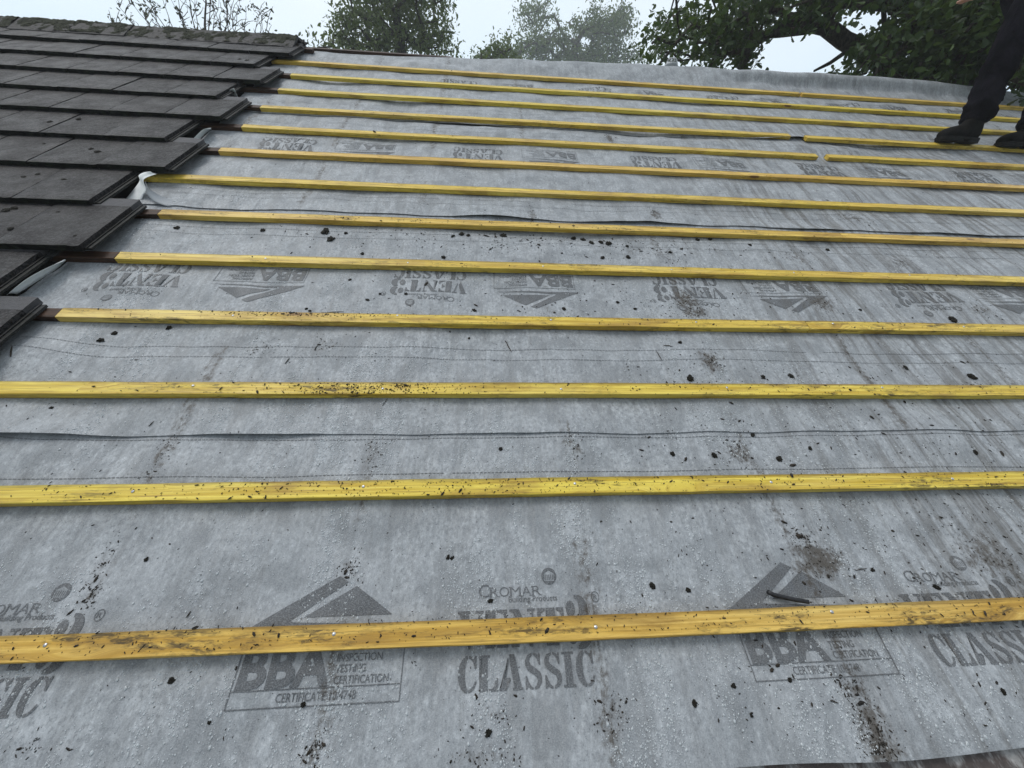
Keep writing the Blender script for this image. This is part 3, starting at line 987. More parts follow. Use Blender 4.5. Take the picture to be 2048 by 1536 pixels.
TILE2 = mat_simple('ridge_concrete', (.020, .020, .021), (.060, .056, .056), 45, .7, .7, .008, .35)
for k in range(8):
    u = -1.668 - .455 * k
    e = obj('ridge_tile', ridge_mesh(k), None, at(u, VR, random.uniform(-.004, .004), 0, 0, random.uniform(-.01, .01)))
    tag(e, 'mossy ridge tile at the bare end of the ridge' if k == 0 else f'mossy ridge tile, {COUNT[k]} from the bare end of the ridge', 'ridge tile', 'mossy ridge tiles')
    q = link(bpy.data.objects.new('moss', ridge_moss(k * 3.3)), e)
# crumbling mortar under the last ridge tile
m = MB()
for k in range(26):
    x, y, z = random.uniform(0, .06), random.uniform(-.17, .05), random.uniform(.02, .085)
    s = random.uniform(.008, .022)
    vs = [(x + s * random.uniform(-1, 1), y + s * random.uniform(-1, 1), z * (1 - abs(y) * 2.5) + s * random.uniform(-1, 1)) for _ in range(8)]
    bmx = bmesh.new(); [bmx.verts.new(v_) for v_ in vs]; bmesh.ops.convex_hull(bmx, input=bmx.verts[:])
    bmx.verts.index_update(); keep = [v_ for v_ in bmx.verts if v_.link_faces]; idx = {v_: n_ for n_, v_ in enumerate(keep)}
    m.add([v_.co[:] for v_ in keep], [tuple(idx[v_] for v_ in f_.verts) for f_ in bmx.faces]); bmx.free()
o = m.build('mortar', (TILE2,), None, at(-1.668, VR, .0))
tag(o, 'crumbling dark mortar under the bare end of the ridge', 'mortar')

# ------------------------------------------------------------------ the house that carries it all
house = empty('house', Matrix.Translation((0, 0, 0)))
tag(house, 'brick house under the half-stripped roof', 'house')
BRICK = mat_simple('brick', (.20, .085, .05), (.30, .14, .09), 8, .85, .3, .01)
def W3(u, v, n): return MR @ Vector((u, v, n))
yr = (MR @ Vector((0, VR, 0))).y; zr = (MR @ Vector((0, VR, 0))).z
m = MB()
y0 = W3(0, -.02, 0).y; ye = 2 * yr - y0; ze = W3(0, -.02, 0).z - .12
m.box(UL + .2, UR - .2, y0, y0 + .25, 0, ze); m.box(UL + .2, UR - .2, ye - .25, ye, 0, ze)
m.box(UL + .2, UL + .45, y0 + .25, ye - .25, 0, ze); m.box(UR - .45, UR - .2, y0 + .25, ye - .25, 0, ze)
for x in (UL + .2, UR - .45):
    m.add([(x, y0 + .25, ze + .002), (x + .25, y0 + .25, ze + .002), (x, ye - .25, ze + .002), (x + .25, ye - .25, ze + .002), (x, yr, zr - .25), (x + .25, yr, zr - .25)],
          [(0, 4, 2), (1, 3, 5), (0, 1, 5, 4), (2, 4, 5, 3), (0, 2, 3, 1)])
m.build('wall', (BRICK,), house)
m = MB()
p = [W3(UL, -.24, -.035), W3(UR, -.24, -.035), W3(UR, VR - .01, -.035), W3(UL, VR - .01, -.035), W3(UL, -.24, -.06), W3(UR, -.24, -.06), W3(UR, VR - .01, -.06), W3(UL, VR - .01, -.06)]
m.add(p, [(0, 1, 2, 3), (7, 6, 5, 4), (0, 4, 5, 1), (1, 5, 6, 2), (3, 2, 6, 7), (0, 3, 7, 4)])
q = m.build('roof_deck', (FELT,), house); q['label'] = 'dark old felt under the tiles'
m = MB()
def bk(u, w, n): return Vector((u, yr + w * math.cos(TH) + n * math.sin(TH), zr - w * math.sin(TH) + n * math.cos(TH)))
p = [bk(UL, .01, -.01), bk(UR, .01, -.01), bk(UR, 4.9, -.01), bk(UL, 4.9, -.01), bk(UL, .01, -.06), bk(UR, .01, -.06), bk(UR, 4.9, -.06), bk(UL, 4.9, -.06)]
m.add(p, [(0, 1, 2, 3), (7, 6, 5, 4), (0, 4, 5, 1), (1, 5, 6, 2), (3, 2, 6, 7), (0, 3, 7, 4)])
m.build('rear_roof', (TILE2,), house)
m = MB()
for u in RAFT:
    if UL < u < UR:
        p = [W3(u - .022, -.2, -.0345), W3(u + .022, -.2, -.0345), W3(u + .022, VR - .06, -.0345), W3(u - .022, VR - .06, -.0345)]
        q = [W3(u - .022, -.2, -.012), W3(u + .022, -.2, -.012), W3(u + .022, VR - .06, -.012), W3(u - .022, VR - .06, -.012)]
        m.add(p + q, [(0, 3, 2, 1), (4, 5, 6, 7), (0, 1, 5, 4), (1, 2, 6, 5), (2, 3, 7, 6), (3, 0, 4, 7)])
m = MB(); m.box(-2.2, -.30, -.018, .018, -.02, .022)
q = m.build('ridge_board', (OLDW,), house); q.matrix_world = at(0, VR + .035, .002)
# ragged brown eaves felt below the lowest sheet
us = np.linspace(.0, 2.2, 90); vs = np.linspace(-.40, -.150, 14)
U, Vv = np.meshgrid(us, vs)
N = -.022 + .010 * fbm(U * 9, Vv * 9, 4, 3) - .05 * sst(-.25, -.42, Vv) - .004
a = np.arange(len(vs) - 1)[:, None] * len(us) + np.arange(len(us) - 1)[None, :]
t = NT('eaves_felt'); vec, loc, oi = obj_vec(t)
g = t.noise(t.map(vec, (1, .45, 1)), 13, 5, .65); g2 = t.noise(vec, 60, 4, .7)
c = t.mix(t.ramp(g, .46, .56), (.11, .085, .078), (.46, .45, .44)); c = t.mix(t.ramp(g2, .3, .7, 0, .5), c, (.04, .034, .032))
EF = t.done(t.bsdf(c, .55, t.bump(g2, .5, .004), .4))
q = obj('eaves_felt', mesh_np('eaves_felt', np.stack([U.ravel(), Vv.ravel(), N.ravel()], 1), np.stack([a, a + 1, a + len(us) + 1, a + len(us)], -1).reshape(-1, 4), mats=(EF,), smooth=True), None, MR)
tag(q, 'ragged brown felt strip showing below the lowest membrane sheet at the eaves', 'felt strip')

# ------------------------------------------------------------------ things lying on the roof
def lump_mesh(seed, sub=3):
    r = np.random.default_rng(seed); bm = bmesh.new(); bmesh.ops.create_icosphere(bm, subdivisions=sub, radius=1)
    for v in bm.verts:
        c = np.array(v.co); k = .30 + 1.25 * float(fbm(c[0] * 2.7 + seed * 3.1 + c[2] * 1.6, c[1] * 2.7 - c[2] * 1.3 + seed, 3, 3)) + r.normal(0, .11)
        v.co = Vector(c * k); v.co.z = max(v.co.z * .6 + .28, 0.0)
    me = bpy.data.meshes.new('moss_clump'); bm.to_mesh(me); bm.free(); me.materials.append(MOSSD)
    return me


LUMP = [lump_mesh(s) for s in range(7)]
CL = [(651, 464, 10), (661.5, 478.6, 8), (692, 467, 5), (906, 473, 5), (923, 469, 7), (937, 471, 5), (1007, 471, 7), (1147, 477, 8), (1166, 479, 5), (1183, 486, 6), (1202, 485, 7),
      (1217, 488, 9), (1254, 493, 5), (1256, 515, 6), (887, 515, 7), (725, 508, 5), (1128, 618, 5), (949, 621, 5), (938, 677, 4), (1380, 757, 9), (1904, 640, 9), (1943, 754, 8), (1526, 754, 6),
      (1581, 752, 6), (1428, 911, 7), (1558, 918, 8), (1360, 685, 5), (1811, 736, 5), (202, 681, 8), (338, 656, 7), (230, 667, 6), (526, 461, 6), (354, 456, 6), (103, 816, 5), (293, 1119, 6),
      (343, 1361, 7), (419, 1445, 5), (607, 1409, 8), (981, 1202, 6), (977, 1466, 8), (1304, 1172, 9), (1001, 898, 5), (896, 1115, 5), (904, 1116, 5), (1376, 1180, 6), (1467, 1372, 5),
      (1579, 1360, 6), (1389, 1407, 6), (1503, 1432, 4), (1872, 1174, 7), (2006, 1383, 6), (1205, 516, 5), (812, 588, 4), (760, 588, 4), (700, 560, 4), (735, 600, 4), (613, 618, 4), (1235, 605, 4),
      (1270, 618, 4), (1505, 870, 6), (1620, 897, 5), (1345, 908, 6), (1745, 1140, 5), (1950, 905, 6), (1700, 780, 4), (620, 622, 4), (1720, 620, 4), (1655, 500, 5), (1500, 490, 4), (1395, 480, 5), (1420, 479, 5), (1340, 505, 5)]
zone_items = {}
for x, y, r in CL:
    u, v = hit(x, y); n = surf(u, v); u, v = hit(x, y, n); n = surf(u, v)
    dep = float((CM @ (np.array([u, v, n]) - [0, 0, CH]))[2]); s = r * dep / CAMF * .80
    z = sum(1 for b in BV if v > b + .02)
    zone_items.setdefault(z, []).append((u, v, n, s))
TC = [(479, 118.6, 4), (494, 121, 4), (180, 295, 5), (193, 302, 6), (98, 242, 5), (154, 234, 5), (85, 284, 4), (283, 284, 5), (6, 415, 8), (22, 410, 7), (111, 419, 5), (44, 350, 5), (71, 344, 5), (125, 356, 5), (150, 473, 5), (20, 456, 6)]
ZN = ['between the eaves and the lowest batten'] + [f'just above the {ORD[k]} batten from the bottom' for k in range(1, 13)] + ['by the ridge']
for z, L in zone_items.items():
    L.sort()
    for k, (u, v, n, s) in enumerate(L):
        o = link(bpy.data.objects.new('moss_clump', random.choice(LUMP)))
        o.matrix_world = at(u, v, n - s * .05, random.uniform(0, 6.3)) @ Matrix.Diagonal((s * random.uniform(.8, 1.3), s * random.uniform(.7, 1.1), s * .8, 1))
        pos = 'only' if len(L) == 1 else ('leftmost' if k == 0 else ('rightmost' if k == len(L) - 1 else f'{k + 1}th from the left'))
        pos = pos.replace('2th', 'second').replace('3th', 'third') if k < 3 else pos
        tag(o, f'{"large " if s > .012 else ""}moss clump, {pos}, {ZN[z]}', 'moss', 'dark moss clumps fallen on the membrane')
for k, (x, y, r) in enumerate(sorted(TC)):
    u, v = hit(x, y, .078); s = r * float((CM @ (np.array([u, v, .08]) - [0, 0, CH]))[2]) / CAMF * .8
    row = max([i for i in range(3, 14) if BV[i - 1] - .01 <= v] or [3]); vb = BV[row - 1] - .005
    n = .057 + .028 - (v - vb) * .0735
    o = link(bpy.data.objects.new('moss_clump', random.choice(LUMP))); o.matrix_world = at(u, v, n - .001, random.uniform(0, 6)) @ Matrix.Diagonal((s * 1.2, s, s * .6, 1))
    tag(o, f'small moss clump lying on the tiles, number {k + 1} from the left', 'moss', 'dark moss clumps lying on the tiles')
    if k == 0: o['label'] = 'dark moss clump lying on the tiles, leftmost of them'

# twigs, each its own
TW = [(1218 / 2.926 + 600, 845 / 2.926 + 400, 25, 60, 1.6), (190 / 2.926 + 600, 655 / 2.926 + 400, 44, -3, 1.2), (574, 720, 14, -55, 1.6), (30, 708, 22, -80, 2.2), (632, 695, 11, -60, 1.4),
      (1336, 692, 20, 5, 1.4), (2095 / 2.2386 - 30, 840, 0, 0, 0), (835 / 2.2386, 850 + 845 / 2.2386, 17, -55, 2), (770, 805, 16, -55, 1), (300, 845, 16, -40, 1.5), (1725, 1138, 22, -10, 1.3), (1665, 1403, 16, 15, 2.4), (1318, 712, 22, 60, 1.2)]
nt = 0
TWL = ['short dark twig above the third batten near the middle', 'long thin twig lying along the top of the fourth batten', 'reddish pine needle lying by the dashed lines left of the middle', 'stubby dark twig at the far left below the lowest tile',
       'small twig fragment crossing the upper dashed line at left', 'thin level twig above the dashed lines at right', '', 'dark twig lying above the lowest batten at left', 'thin needle just below the third batten',
       'small twig by the lap edge at left', 'fine curved twig above the right end of the lowest batten', 'reddish leaf scrap below the right certificate print', 'wispy twig across the dashed lines at right']
for (x, y, L, ang, w), lb in zip(TW, TWL):
    if L == 0: continue
    a = R(ang); P = []
    for k in range(5):
        t_ = k / 4 - .5; xx = x + L * t_ * math.cos(a) + random.uniform(-1, 1) * .8; yy = y + L * t_ * math.sin(a) + random.uniform(-1, 1) * .8
        u, v = hit(xx, yy); P.append((u, v, surf(u, v) + .002))
    dep = float((CM @ (np.array(P[2]) - [0, 0, CH]))[2]); rr = w * dep / CAMF * .55
    c0 = Vector(P[2]); m = MB(); m.tube([Vector(p_) - c0 for p_ in P], [rr * .7, rr, rr * 1.1, rr * .9, rr * .5], 6)
    o = m.build('twig', (BARK,), None, at(*c0), True); tag(o, lb, 'twig', 'twigs and needles on the membrane')

# bent black plastic strip by the lowest batten
P = [(1536, 1184), (1548, 1190), (1570, 1195), (1592, 1200), (1618, 1204)]
Q = []
for k, (x, y) in enumerate(P):
    n = [.012, .009, .007, .010, .020][k]; u, v = hit(x, y, n); Q.append(Vector((u, v, n)))
c0 = Q[2]; m = MB(); m.tube([q - c0 for q in Q], [.0058, .0058, .0056, .0054, .0052], 8)
o = m.build('plastic_strip', (RUBBER,), None, at(*c0), True); tag(o, 'bent black plastic strip poking out above the lowest batten at right', 'strip')


def scatter(name, P, size, mats, proto, flat=1., aniso=1.5, nrm_rot=True, smooth=False, seed=3):
    """one mesh of many small bits: proto (verts, faces) placed at roof-frame points"""
    r = np.random.default_rng(seed); pv, pf = proto; n = len(P)
    ang = r.uniform(0, 2 * np.pi, n) if nrm_rot is True else nrm_rot
    sx = size * r.uniform(1, aniso, n); sy = size / r.uniform(1, aniso, n) ** .5; sz = size * flat
    c, s = np.cos(ang), np.sin(ang)
    x = pv[None, :, 0] * sx[:, None]; y = pv[None, :, 1] * sy[:, None]; z = pv[None, :, 2] * sz[:, None]
    V = np.stack([x * c[:, None] - y * s[:, None] + P[:, 0:1], x * s[:, None] + y * c[:, None] + P[:, 1:2], z + P[:, 2:3]], -1).reshape(-1, 3)
    k = len(pv); sizes = np.tile([len(f) for f in pf], n); flatf = np.concatenate([np.array(f) for f in pf])
    loops = (flatf[None, :] + (np.arange(n) * k)[:, None]).ravel()
    return mesh_np(name, V, loops=loops, sizes=sizes, mats=mats, smooth=smooth)


def surf_arr(u, v):
    n = np.zeros(len(u)); done_ = np.zeros(len(u), bool)
    for i in (5, 4, 3, 2, 1):
        mk = (~done_) & (v >= edge_v(i, u)); 
        if mk.any(): n[mk] = sheet_n(i, u[mk], v[mk]); done_ |= mk
    onb = np.zeros(len(u), bool)
    for i, b in enumerate(BV):
        for a, c in SEG[i + 1]:
            mk = (v > b + .002) & (v < b + BW - .002) & (u > a) & (u < c); n[mk] = BT + .0002; onb |= mk
            sh = (v > b - .012) & (v <= b + .002) & (u > a) & (u < c); done_[sh] = False
    return n, onb, done_


def inframe(u, v, n, pad=60):
    q = CM @ (np.stack([u, v, n - CH]))
    x = 1024 + CAMF * q[0] / q[2]; y = 768 + CAMF * q[1] / q[2]
    return (x > -pad) & (x < 2048 + pad) & (y > -pad) & (y < 1536 + pad)


# crumbs: far too many to count
bits = []
def cl(uu, vv, ss): bits.append(np.stack([uu, vv, ss], 1))
n = 6000; cl(rng.uniform(-1.62, 3.4, n), rng.uniform(-.17, 2.6, n), rng.lognormal(math.log(.00085), .5, n))
n = 700; cl(rng.uniform(-1.6, 5, n), rng.uniform(2.5, 4.3, n), rng.lognormal(math.log(.0014), .45, n))
n = 420; cl(rng.normal(.2, .55, n), rng.normal(1.72, .07, n), rng.lognormal(math.log(.0022), .5, n))
n = 260; cl(rng.normal(.55, .5, n), rng.normal(1.27, .09, n), rng.lognormal(math.log(.0019), .5, n))
n = 900; cl(rng.uniform(.5, 2.0, n), rng.uniform(-.15, .95, n), rng.lognormal(math.log(.0017), .5, n))
for cu, cv, ru, rv, s in STAINS:
    n = int(110 * s); cl(rng.normal(cu, ru * .6, n), rng.normal(cv, rv * .6, n), rng.lognormal(math.log(.0012), .5, n))
# on the battens
for i, (a, b, n) in {1: (-1.1, 1.5, 520), 2: (-1.2, 1.7, 420), 3: (-1.3, 2.2, 330), 4: (-1.5, 2.3, 260), 5: (-1.5, 2.8, 140), 6: (-1.5, 3, 110), 9: (-1, 2.3, 60), 10: (-1, 2.3, 50)}.items():
    cl(rng.uniform(a, b, n), BV[i - 1] + .003 + .044 * rng.beta(.8, .7, n), rng.lognormal(math.log(.0011), .5, n))
n = 420; cl(rng.normal(-.36, .16, n), BV[2] + .003 + .044 * rng.random(n), rng.lognormal(math.log(.0014), .45, n))
n = 260; cl(rng.normal(-.05, .35, n), BV[1] + .003 + .044 * rng.random(n), rng.lognormal(math.log(.0013), .45, n))
n = 200; cl(rng.normal(-.7, .2, n), BV[3] + .025 + .024 * rng.random(n), rng.lognormal(math.log(.0014), .45, n))
B_ = np.concatenate(bits); nn, onb, ok = surf_arr(B_[:, 0], B_[:, 1])
ok = (ok | onb) & inframe(B_[:, 0], B_[:, 1], nn)
B_ = B_[ok]; nn = nn[ok]
oc = np.array([(1, 0, .3), (.3, .9, .2), (-.8, .5, .35), (-.7, -.6, .25), (.4, -.9, .3), (.1, .1, 1.1), (0, 0, -.2)])
of = [(0, 1, 5), (1, 2, 5), (2, 3, 5), (3, 4, 5), (4, 0, 5), (1, 0, 6), (2, 1, 6), (3, 2, 6), (4, 3, 6), (0, 4, 6)]
me = scatter('moss_crumbs', np.stack([B_[:, 0], B_[:, 1], nn + .0004], 1), B_[:, 2], (CRUMB,), (oc, of), .7, 2.4)
o = obj('moss_crumbs', me, None, MR); tag(o, 'scattered black moss crumbs and grit on the membrane and battens', 'moss crumbs', None, 'stuff')

# beads of rain water
n = 620000
u = rng.uniform(-1.62, 2.6, n); v = rng.uniform(-.17, 2.3, n)
den = fbm(u * 5 + 2, v * 2.6, 71, 3); col = fbm(u * 22, v * 3.0, 73, 2)
pr = sst(.36, .62, den) * sst(.30, .62, col) * (.28 + .72 * sst(2.3, .2, v)) * (1 - .75 * sst(.7, 1.5, u)) 
keep = rng.random(n) < pr * .62
u = u[keep]; v = v[keep]; nn, onb, ok = surf_arr(u, v)
ok = ok & ~onb & inframe(u, v, nn, 10); u = u[ok]; v = v[ok]; nn = nn[ok]
size = np.clip(rng.lognormal(math.log(.00122), .42, len(u)), .0008, .0036)
k8 = 8
pv = [(math.cos(2 * math.pi * k / k8), math.sin(2 * math.pi * k / k8), 0) for k in range(k8)] + [(.8 * math.cos(2 * math.pi * k / k8), .8 * math.sin(2 * math.pi * k / k8), .38) for k in range(k8)] + [(0, 0, .62)]
pf = [(k, (k + 1) % k8, k8 + (k + 1) % k8, k8 + k) for k in range(k8)] + [(k8 + k, k8 + (k + 1) % k8, 2 * k8) for k in range(k8)]
t = NT('water')
dd = t.n('BsdfDiffuse'); dd.inputs[0].default_value = (.80, .85, .88, 1); tl = t.n('BsdfTranslucent'); tl.inputs[0].default_value = (.92, .95, .97, 1)
df = t.n('MixShader'); df.inputs[0].default_value = .35; t.t.links.new(dd.outputs[0], df.inputs[1]); t.t.links.new(tl.outputs[0], df.inputs[2])
tp = t.n('BsdfTransparent'); ms = t.n('MixShader'); ms.inputs[0].default_value = .74
t.t.links.new(tp.outputs[0], ms.inputs[1]); t.t.links.new(df.outputs[0], ms.inputs[2])
gs = t.n('BsdfGlossy'); gs.inputs['Roughness'].default_value = .03; fr = t.n('Fresnel'); fr.inputs[0].default_value = 1.45
m2 = t.n('MixShader'); t.t.links.new(fr.outputs[0], m2.inputs[0]); t.t.links.new(ms.outputs[0], m2.inputs[1]); t.t.links.new(gs.outputs[0], m2.inputs[2])
WATER = t.done(m2)
me = scatter('water_beads', np.stack([u, v, nn + .0004], 1), size, (WATER,), (np.array(pv), pf), 1., 1.35, rng.normal(math.pi / 2, .4, len(u)), True, 5)
o = obj('water_beads', me, None, MR); tag(o, 'beads of rain water standing on the grey membrane', 'water beads', None, 'stuff')
print('beads', len(u))

# ------------------------------------------------------------------ vent pipe behind the ridge
bp = far(1341, 141, 5.05); 
ve = empty('vent_pipe', Matrix.Translation((bp[0], bp[1], bp[2])))
tag(ve, 'grey plastic vent pipe with caged top behind the ridge', 'vent pipe')
PVC = mat_simple('grey_pvc', (.42, .44, .45), (.52, .54, .55), 30, .4, .1, .002)
m = MB(); 
k = 20; prof = [(.055, -.9), (.055, .035), (.060, .036), (.060, .052), (.050, .053), (.050, .0)]
vs = [(r_ * math.cos(2 * math.pi * q / k), r_ * math.sin(2 * math.pi * q / k), z_) for r_, z_ in prof for q in range(k)]
m.add(vs, [(i_ * k + q, i_ * k + (q + 1) % k, (i_ + 1) * k + (q + 1) % k, (i_ + 1) * k + q) for i_ in range(len(prof) - 1) for q in range(k)])
m.build('pipe', (PVC,), ve, None, True)
m = MB()
for q in range(12):
    a = 2 * math.pi * q / 12; P = []
    for j in range(7):
        b = j / 6 * math.pi / 2; P.append((.054 * math.cos(b) * math.cos(a), .054 * math.cos(b) * math.sin(a), .045 + .052 * min(1, 1.3 * math.sin(b))))
    m.tube(P, .0035, 5)
m.tube([(.04 * math.cos(2 * math.pi * q / 16), .04 * math.sin(2 * math.pi * q / 16), .085) for q in range(17)], .003, 5)
m.build('cage', (PVC,), ve, None, True)

# ------------------------------------------------------------------ trees
OAKLEAF = np.array([(0, 0), (.07, .08), (.16, .18), (.13, .28), (.25, .40), (.20, .50), (.31, .62), (.22, .72), (.24, .84), (.12, .94), (0, 1.0),
                    (-.12, .94), (-.24, .84), (-.22, .72), (-.31, .62), (-.20, .50), (-.25, .40), (-.13, .28), (-.16, .18), (-.07, .08)])
OVAL = np.array([(0, 0), (.16, .2), (.22, .45), (.16, .75), (0, 1), (-.16, .75), (-.22, .45), (-.16, .2)])


def leaves(name, C, size, outline, mat, parent, seed, droop=.3, tint=None):
    """C: world points of leaf bases relative to the parent"""
    r = np.random.default_rng(seed); n = len(C); k = len(outline)
    d = r.normal(0, 1, (n, 3)); d[:, 2] -= droop; d /= np.linalg.norm(d, axis=1)[:, None]
    e = r.normal(0, 1, (n, 3)); e[:, 2] *= .35; e -= (e * d).sum(1)[:, None] * d; e /= np.linalg.norm(e, axis=1)[:, None]
    nr = np.cross(d, e)
    sz = size * r.uniform(.65, 1.25, n)
    fold = np.abs(outline[:, 0]) * r.uniform(.1, .7, n)[:, None]
    curl = (outline[:, 1] ** 2)[None, :] * r.uniform(-.1, .3, n)[:, None]
    V = C[:, None, :] + sz[:, None, None] * (d[:, None, :] * outline[None, :, 1:2] + e[:, None, :] * outline[None, :, 0:1] + nr[:, None, :] * (fold - curl)[:, :, None])
    me = mesh_np(name, V.reshape(-1, 3), np.arange(n * k).reshape(n, k), mats=(mat,), smooth=False)
    tv = np.repeat(np.clip(r.beta(2, 2.4, n) + (0 if tint is None else tint), 0, 1), k)
    a = me.attributes.new('tint', 'FLOAT', 'POINT'); a.data.foreach_set('value', tv.astype(np.float32))
    return obj(name, me, parent)


def skeleton(base, trunk, targets, r0, seed, kink=.12, tip=.006):
    """trunk polyline, then every clump joined to the nearest wood: returns polylines with radii"""
    r = np.random.default_rng(seed)
    nodes = [np.array(p_) for p_ in trunk]; par = list(range(-1, len(trunk) - 1)); 
    order = np.argsort([min(np.linalg.norm(np.array(t_) - q) for q in nodes) for t_ in targets])
    for o_ in order:
        t_ = np.array(targets[o_]); A = np.array(nodes)
        cost = np.linalg.norm(A - t_, axis=1) + .35 * np.maximum(0, A[:, 2] - t_[2])
        b = int(np.argmin(cost)); p0 = A[b]; L = np.linalg.norm(t_ - p0); k = max(1, int(L / .45)); last = b
        for q in range(1, k + 1):
            p_ = p0 + (t_ - p0) * q / k + (r.normal(0, kink * L / k, 3) if q < k else 0)
            nodes.append(p_); par.append(last); last = len(nodes) - 1
    n = len(nodes); load = np.full(n, 1e-9); kids = [[] for _ in range(n)]
    for i in range(1, n): kids[par[i]].append(i)
    for i in range(n - 1, -1, -1):
        if not kids[i]: load[i] = 1
        if par[i] >= 0: load[par[i]] += load[i]
    rad = tip + (r0 - tip) * np.sqrt(np.minimum(1, load / load[0]))
    lines = []
    stack = [(0, None)]
    while stack:
        i, pr = stack.pop(); ln = [pr, i] if pr is not None else [i]
        c = i
        while kids[c]:
            ks = sorted(kids[c], key=lambda q: -load[q])
            for q in ks[1:]: stack.append((q, c))
            c = ks[0]; ln.append(c)
        if len(ln) > 1:
            rr = [float(rad[q]) for q in ln]
            if pr is not None: rr[0] = rr[1]
            lines.append(([nodes[q] for q in ln], rr))
    return lines


def tree(name, label, cat, base, trunk_px, blobs, dist, nclump, per, cr, leaf, outline, lmat, r0, seed, group=None, free=(), extra=None, holes=(), squash=.75, bark=None):
    """blobs: (x, y, rx, ry, weight) in the photo; each gets a depth of its own inside dist"""
    r = np.random.default_rng(seed)
    w = np.array([b[4] * b[2] * b[3] for b in blobs], float); w /= w.sum()
    T = []; guard = 0
    while len(T) < nclump and guard < nclump * 30:
        guard += 1
        b = blobs[r.choice(len(blobs), p=w)]
        a = r.uniform(0, 2 * np.pi); q = math.sqrt(r.random())
        x, y = b[0] + b[2] * q * math.cos(a), b[1] + b[3] * q * math.sin(a)
        if any(((x - fx) / fa) ** 2 + ((y - fy) / fb) ** 2 < 1 for fx, fy, fa, fb in free): continue
        T.append(far(x, y, r.uniform(*dist)))
    base = np.array(base)
    e = empty(name, Matrix.Translation(base)); tag(e, label, cat, group)
    T = [t_ - base for t_ in T]; trunk = [np.array(p_) - base for p_ in trunk_px]
    lines = skeleton(None, trunk, T, r0, seed)
    m = MB()
    for P, rr in lines: m.tube(P, rr, 7 if max(rr) > .03 else 4, caps=False)
    for P, rr in (extra or []): m.tube([np.array(p_) - base for p_ in P], rr, 10)
    m.build('trunk', (bark or BARK,), e, None, True)
    Ts = np.array(T); C = np.repeat(Ts, per, 0); cs = r.uniform(.6, 1.2, len(T)); off = r.normal(0, 1, C.shape) * np.array([1, 1, squash]) * (np.repeat(cs, per) * cr * .5)[:, None]
    tint = np.repeat(r.normal(0, .16, len(T)), per); C = C + off
    q = (NPW @ CM.T).T @ (C + base - np.array(CPOS)).T; px = 1024 + CAMF * q[0] / q[2]; py = 768 + CAMF * q[1] / q[2]
    keep = np.ones(len(C), bool); jit = r.normal(0, .12, len(C))
    for fx, fy, fa, fb in list(free) + list(holes): keep &= ((px - fx) / fa) ** 2 + ((py - fy) / fb) ** 2 > .9 + jit
    C = C[keep]; tint = tint[keep]
    leaves('crown', C, leaf, outline, lmat, e, seed, tint=tint)
    return e


LEAF_OAK = mat_leaf('oak_leaf', (.016, .036, .010), (.062, .112, .026), .30)
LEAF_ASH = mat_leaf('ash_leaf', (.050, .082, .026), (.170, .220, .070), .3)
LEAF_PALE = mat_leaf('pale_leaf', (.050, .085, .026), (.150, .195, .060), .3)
LEAF_DRY = mat_leaf('dry_leaf', (.030, .022, .024), (.060, .070, .035), .2)


def gz(x, y, d):                                   # foot of a tree: below the given direction
    p_ = far(x, y, d); return (p_[0], p_[1], 0.)


# big dark oak on the right
OD = (6.6, 9.4)
blobs = [(1345, 62, 34, 42, 1.1), (1316, 108, 26, 26, .9), (1378, 26, 26, 30, .7), (1420, 62, 62, 52, 1.3), (1470, 92, 52, 44, 1.3), (1405, 112, 58, 24, .9), (1500, 34, 60, 34, 1.4), (1575, 12, 80, 26, 1.5), (1600, 36, 50, 14, 1.1),
         (1660, 14, 60, 26, 1.4), (1500, 128, 28, 18, .8), (1740, 8, 70, 26, 1.5), (1790, 60, 52, 52, 1.4), (1760, 118, 46, 26, 1.3), (1830, 100, 80, 62, 1.5), (1900, 60, 90, 70, 1.5), (1960, 100, 80, 80, 1.5),
         (1850, 158, 90, 26, 1.0), (1715, 158, 44, 16, .8), (1620, 140, 36, 5, .5), (1990, 40, 70, 60, 1.5), (2050, 110, 60, 80, 1.4), (1800, 170, 60, 16, .9),
         (1450, -40, 120, 50, .5), (1650, -60, 200, 70, .6), (1900, -60, 160, 70, .7), (2080, -40, 140, 100, .5), (2150, 90, 100, 120, .4), (1750, -200, 300, 120, .12), (2000, -200, 250, 150, .12)]
free = [(1612, 104, 92, 40), (1566, 116, 50, 34), (1746, 38, 34, 20), (1708, 58, 24, 14), (1340, -4, 40, 24), (1665, 88, 34, 24)]
holes = [(x_, y_, h_ * 1.5, h_) for x_, y_, h_ in [(1400, 88, 9), (1440, 100, 9), (1452, 124, 10), (1474, 140, 10), (1528, 128, 10), (1380, 128, 7), (1345, 112, 8), (1770, 24, 8), (1702, 74, 8), (1812, 92, 8), (1826, 108, 7),
         (1846, 122, 7), (1880, 50, 7), (1892, 62, 6), (1770, 132, 9), (1782, 150, 8), (1802, 144, 8), (1762, 166, 7), (1925, 116, 10), (1936, 130, 8), (1950, 112, 8), (1850, 166, 7), (1892, 166, 6), (1302, 88, 9), (1312, 124, 6), (1484, 60, 5),
         (1510, 45, 5), (1590, 22, 5), (1362, 62, 6), (1420, 30, 6), (1688, 30, 6), (1820, 40, 6), (1720, 135, 10), (2030, 175, 10), (1990, 150, 8), (1735, 150, 9)]]
ob = gz(1930, 160, 9.0); 
trunk = [ob, far(1930, 300, 9.0), far(1905, 205, 8.8), far(1850, 165, 8.5), far(1790, 140, 8.2), far(1735, 104, 8.0), far(1688, 80, 7.9), far(1652, 52, 7.8), far(1664, 20, 7.8), far(1690, -30, 7.8)]
trunk[1] = (ob[0], ob[1], 2.2)
